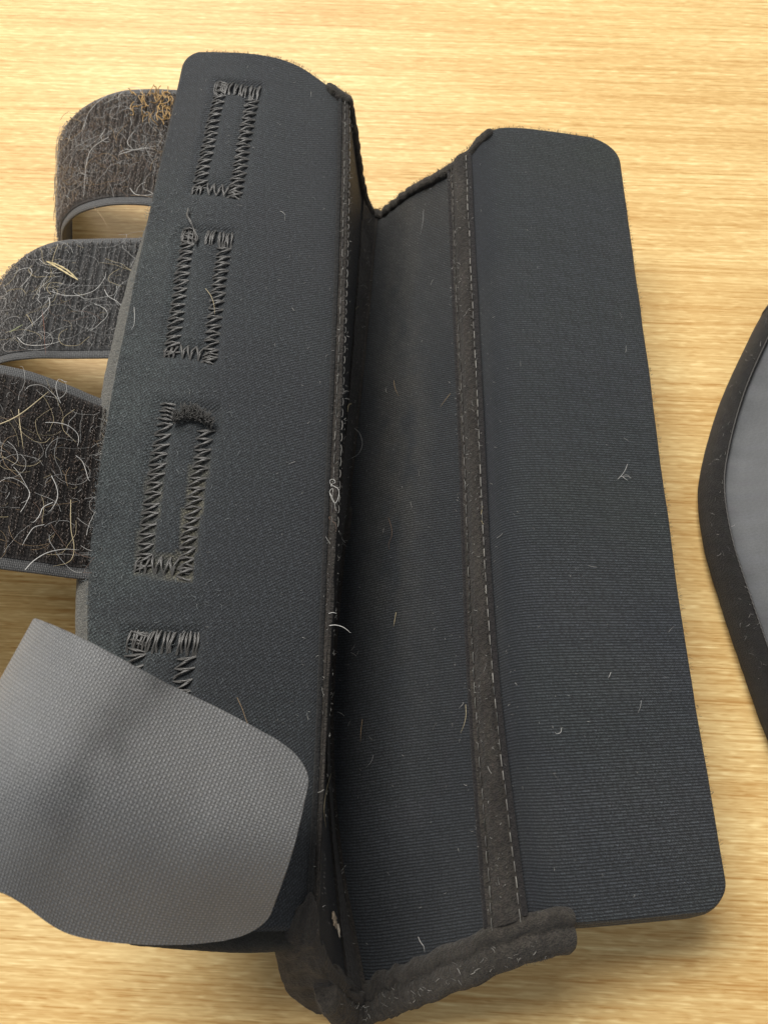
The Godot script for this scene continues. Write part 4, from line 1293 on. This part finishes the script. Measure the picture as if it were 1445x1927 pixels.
# [name, label, category, colour, radius mm, points mm]
var STRANDS := [
	["white_hair", "curved white horse hair poking out of the boot's centre crease", "hair", "white", 0.11, [[-11.4, 52.0, -41.3], [-10.0, 52.0, -41.4], [-8.4, 52.0, -40.9], [-6.9, 52.0, -39.7]]],
	["white_hair", "short straight white hair on the narrow crease binding, just above the curved one", "hair", "white", 0.10, [[-11.6, 52.0, -43.9], [-10.7, 52.0, -44.1], [-9.9, 52.0, -43.9]]],
	["grey_hair", "hooked grey hair arching over the dark slit beside the crease binding", "hair", "grey", 0.10, [[-8.6, 12.2, -110.5], [-7.0, 12.5, -108.5], [-6.2, 13.3, -104.8], [-7.1, 12.6, -102.2], [-9.1, 12.0, -100.9], [-10.7, 17.6, -97.2]]],
	["pale_hair", "pale bent hair in the upper part of the crease between wall and lining", "hair", "straw", 0.12, [[-5.9, 13.4, -159.3], [-6.1, 13.3, -156.4], [-7.1, 15.8, -152.0], [-8.4, 23.6, -144.0]]],
	["straw_flake", "small bent straw flake lodged half way up the crease", "straw", "straw", 0.28, [[-9.1, 14.5, -117.4], [-9.9, 22.0, -112.4], [-10.1, 23.2, -109.5]]],
	["tan_hair", "tan curved hair on the dusty inner lining near the crease", "hair", "tan", 0.10, [[2.8, 21.0, -121.1], [3.1, 21.7, -118.2], [4.1, 23.0, -114.6]]],
	["tan_hair", "tan slanting hair beside the upper half of the suede seam tape", "hair", "tan", 0.10, [[17.0, 39.3, -105.5], [15.8, 38.0, -104.4], [14.5, 36.3, -103.2]]],
	["brown_hair", "brown wavy hair on the inner lining level with the lint tuft", "hair", "brown", 0.11, [[1.2, 21.2, -78.4], [1.9, 22.2, -75.4], [2.0, 22.5, -72.9], [1.2, 21.4, -71.0], [1.4, 22.0, -69.3]]],
	["pale_hair", "short pale upright hair on the ribbed inner lining", "hair", "straw", 0.11, [[3.0, 23.6, -52.1], [2.7, 23.3, -50.5], [2.4, 23.2, -48.7]]],
	["tan_hair", "straight tan hair on the dark lining beside the shaded lower slit", "hair", "tan", 0.10, [[-5.3, 15.6, -27.3], [-5.6, 15.2, -24.8], [-5.7, 15.2, -22.0]]],
	["pale_hair", "fine curved pale hair on the lower inner lining", "hair", "grey", 0.08, [[-2.5, 17.6, -18.7], [-3.1, 16.9, -17.2], [-4.3, 16.0, -16.1]]],
	["thread_tangle", "white thread tangle looping on the stitched ridge binding", "thread", "white", 0.09, [[-11.9, 50.4, -74.0], [-12.3, 50.6, -75.4], [-11.5, 50.5, -75.8], [-11.1, 50.5, -75.0], [-11.9, 50.4, -74.5], [-10.4, 50.5, -73.4], [-10.2, 50.3, -71.9], [-10.9, 50.1, -70.1], [-11.8, 50.2, -71.1], [-12.3, 50.4, -72.8], [-11.6, 50.4, -73.5], [-11.7, 50.3, -71.7], [-12.2, 50.4, -72.4], [-11.2, 50.2, -70.2], [-10.9, 50.0, -68.7], [-10.6, 50.1, -68.1]]],
	["brown_thread", "brown curl of thread on the ridge binding below the white tangle", "thread", "brown", 0.09, [[-12.0, 49.9, -66.0], [-12.3, 50.0, -66.7], [-11.6, 49.9, -66.5], [-11.5, 49.9, -65.7], [-10.9, 49.9, -65.2], [-10.6, 49.8, -64.1], [-10.8, 49.8, -63.1]]],
	["white_hair", "thin white hair across the right zigzag column of the second stitched box", "hair", "straw", 0.09, [[-44.1, 55.4, -125.7], [-42.6, 55.5, -123.5], [-41.6, 55.6, -120.9], [-41.1, 55.5, -117.8]]],
	["tan_hair", "tan hair beside the upper edge of the folded grey strap", "hair", "tan", 0.08, [[-29.9, 50.1, -26.8], [-28.7, 49.8, -24.5], [-27.7, 49.5, -22.1], [-26.8, 49.2, -20.7]]],
	["white_hair", "white hair hanging over the left edge of the flap below the second strap", "hair", "white", 0.09, [[-62.7, 51.2, -123.3], [-62.2, 51.3, -120.4], [-62.1, 51.1, -117.9], [-62.7, 51.0, -116.7]]],
	["pale_hair", "long pale hair leaning out of the slit beside the folded strap's tip", "hair", "straw", 0.10, [[-12.9, 10.8, -15.0], [-12.1, 35.0, -10.6], [-12.0, 42.3, -7.6], [-12.1, 42.0, -5.1], [-12.1, 35.3, -2.5]]],
	["lint_tuft", "white lint tuft in the middle of the broad right flap", "lint", "white", 0.07, [[61.0, 36.1, -86.9], [60.2, 36.3, -85.2], [59.2, 36.5, -83.8], [57.8, 36.9, -82.3], [58.8, 36.7, -83.2], [59.9, 36.1, -82.8], [60.5, 35.9, -82.5], [59.4, 36.4, -83.2], [60.6, 35.9, -83.6], [61.6, 35.6, -83.2], [60.3, 36.2, -83.9], [59.1, 36.4, -83.2]]],
	["loose_thread", "frayed loop of pale thread hanging from the right seam stitching", "thread", "straw", 0.08, [[23.6, 44.0, -73.6], [22.9, 43.8, -71.3], [22.5, 43.5, -69.1], [23.0, 43.6, -67.7], [23.5, 43.7, -67.0], [22.8, 43.5, -66.2]]],
	["loose_thread", "curly loose thread on the lower left stitching of the suede seam tape", "thread", "straw", 0.08, [[17.8, 38.1, -27.3], [17.8, 38.0, -25.1], [17.4, 37.5, -23.3], [16.6, 36.6, -21.4]]],
	["white_hair", "fine white hair on the right flap below the lint tuft", "hair", "grey", 0.07, [[57.8, 33.3, -29.0], [57.4, 33.4, -27.6], [56.5, 33.6, -26.0]]],
	["white_hair", "small hooked white hair on the lower right flap", "hair", "white", 0.07, [[37.9, 39.7, -22.1], [37.6, 39.8, -21.2], [36.7, 40.1, -20.9], [36.2, 40.3, -21.3]]],
	["white_hair", "tiny white hair near the right edge of the flap top half", "hair", "white", 0.07, [[50.8, 36.3, -34.7], [50.3, 36.5, -33.8], [50.0, 36.4, -33.4]]],
	["pale_hair", "faint upright pale fibre near the top of the inner lining", "hair", "grey", 0.07, [[11.9, 31.7, -174.4], [11.5, 31.0, -169.7], [10.8, 30.0, -166.1]]],
	["white_hair", "white squiggle of hair lying on the lining just above the bottom binding", "hair", "white", 0.09, [[7.3, 22.0, 19.0], [7.8, 22.2, 20.0], [8.4, 22.7, 20.7], [8.6, 22.6, 21.8]]],
	["orange_hair", "thin orange hair stretched from the top strap's curl over the table gap", "hair", "tan", 0.09, [[-83.5, 38.9, -168.2], [-80.4, 39.7, -163.8], [-77.3, 40.6, -158.3]]],
	["oat_husk", "pale oat husk caught lengthwise on the second strap's hooks", "husk", "husk", 0.60, [[-90.9, 44.4, -143.7], [-88.1, 45.3, -141.5], [-85.1, 45.7, -139.3], [-82.8, 45.9, -137.6], [-80.6, 46.0, -136.1]]],
	["rust_fibre", "rust brown fibre running down the second strap to its lower edge", "fibre", "rust", 0.13, [[-88.9, 45.1, -126.9], [-87.7, 45.5, -123.2], [-86.8, 45.7, -119.8], [-86.1, 45.9, -116.4], [-85.1, 46.0, -112.6]]],
	["green_seed", "slim green grass seed on the second strap's left part", "seed", "green", 0.25, [[-97.5, 42.4, -122.2], [-95.5, 43.3, -122.7], [-93.7, 44.0, -123.4]]],
	["white_hair", "long white hair making a deep curve across the second strap's middle", "hair", "white", 0.12, [[-87.7, 45.2, -133.1], [-83.1, 45.7, -131.3], [-78.9, 45.9, -131.4], [-75.6, 46.0, -133.0], [-73.7, 46.1, -136.6], [-73.6, 46.1, -138.7]]],
	["white_hair", "white hair looping along the lower edge of the second strap", "hair", "white", 0.12, [[-94.3, 44.2, -119.2], [-91.3, 45.4, -116.3], [-87.6, 46.0, -115.5], [-83.9, 46.1, -116.0], [-81.1, 46.1, -117.2]]],
	["white_hair", "white hair falling diagonally through the second strap's left half", "hair", "white", 0.12, [[-87.8, 45.2, -131.1], [-87.1, 45.4, -128.3], [-89.2, 45.1, -124.7], [-92.2, 44.4, -122.0], [-93.2, 44.4, -119.9]]],
	["white_hair", "wavy white hair beside the flap on the second strap", "hair", "white", 0.11, [[-73.2, 46.1, -132.9], [-71.8, 46.1, -130.7], [-69.2, 46.2, -128.9], [-66.7, 46.3, -126.0]]],
	["straw_stalk", "long golden straw stalk slanting across the third strap's upper left", "straw", "straw", 0.22, [[-85.6, 60.8, -83.8], [-82.9, 59.8, -86.0], [-80.9, 58.8, -88.6], [-79.0, 57.5, -92.2], [-77.4, 56.4, -95.4]]],
	["straw_stalk", "thin straw bent down the third strap's left part", "straw", "straw", 0.14, [[-82.0, 59.0, -89.2], [-81.3, 58.7, -85.9], [-80.5, 58.4, -83.0], [-79.8, 57.7, -79.8]]],
	["white_hair", "white hair arching like a hook on the upper half of the third strap", "hair", "white", 0.13, [[-77.0, 55.8, -87.6], [-74.9, 54.2, -88.4], [-72.9, 52.9, -88.3], [-71.4, 51.4, -87.3], [-70.9, 50.9, -85.7], [-70.9, 51.1, -83.9]]],
	["white_hair", "white hair slipping under the flap from the middle of the third strap", "hair", "white", 0.12, [[-70.9, 51.1, -81.6], [-69.7, 49.9, -80.7], [-68.8, 49.2, -78.7], [-68.2, 48.8, -76.9], [-67.6, 48.6, -76.2]]],
	["white_hair", "thick white hair sweeping along the third strap's lower edge", "hair", "white", 0.15, [[-75.5, 55.2, -52.5], [-74.4, 54.4, -54.8], [-72.5, 53.0, -57.1], [-70.1, 50.8, -58.7], [-67.4, 49.0, -59.2]]],
	["pale_hair", "long pale hair dropping down the third strap close to the flap", "hair", "straw", 0.12, [[-70.4, 50.8, -70.6], [-70.0, 50.4, -66.9], [-69.4, 50.1, -63.2], [-68.6, 49.4, -60.3], [-68.5, 49.2, -57.5], [-69.4, 49.9, -55.8], [-71.5, 51.6, -54.5]]],
	["white_hair", "white S shaped hair on the third strap's middle", "hair", "white", 0.12, [[-74.3, 53.9, -75.1], [-73.1, 53.2, -72.8], [-72.6, 52.7, -70.4], [-73.1, 53.0, -67.7], [-73.7, 53.4, -66.5]]],
	["white_hair", "white hair crossing down left on the third strap from the S shaped one", "hair", "white", 0.13, [[-73.2, 53.2, -68.9], [-74.6, 54.3, -67.2], [-75.0, 54.5, -65.2], [-75.7, 54.9, -63.5], [-76.2, 55.5, -63.3]]],
	["white_hair", "white hair curving to the lower left of the third strap", "hair", "white", 0.12, [[-74.0, 53.6, -63.4], [-75.5, 54.9, -62.2], [-76.3, 55.5, -59.8], [-76.8, 55.9, -57.6]]],
	["white_hair", "long white hair following the outer bend of the first strap", "hair", "white", 0.12, [[-85.6, 39.2, -213.6], [-89.2, 37.7, -212.2], [-92.2, 36.1, -209.5], [-93.3, 35.1, -206.0], [-94.6, 34.1, -203.2], [-96.8, 32.4, -203.2]]],
	["white_hair", "white hair swinging from the middle of the first strap to its lower bend", "hair", "white", 0.13, [[-82.7, 39.9, -194.7], [-86.2, 38.5, -193.7], [-88.8, 37.2, -191.9], [-89.4, 36.7, -187.0], [-88.9, 36.7, -180.7], [-88.2, 36.8, -173.9]]],
	["white_hair", "white hair in a flat arc across the first strap near the flap", "hair", "white", 0.11, [[-77.7, 41.7, -185.7], [-73.8, 42.9, -185.9], [-69.2, 44.2, -185.6], [-65.1, 45.1, -185.3]]],
	["white_hair", "white hair loop at the first strap's lower right edge", "hair", "white", 0.12, [[-72.1, 43.6, -170.6], [-70.1, 44.1, -167.9], [-67.2, 44.9, -166.6], [-64.7, 45.4, -166.8], [-67.9, 44.7, -169.3]]],
]
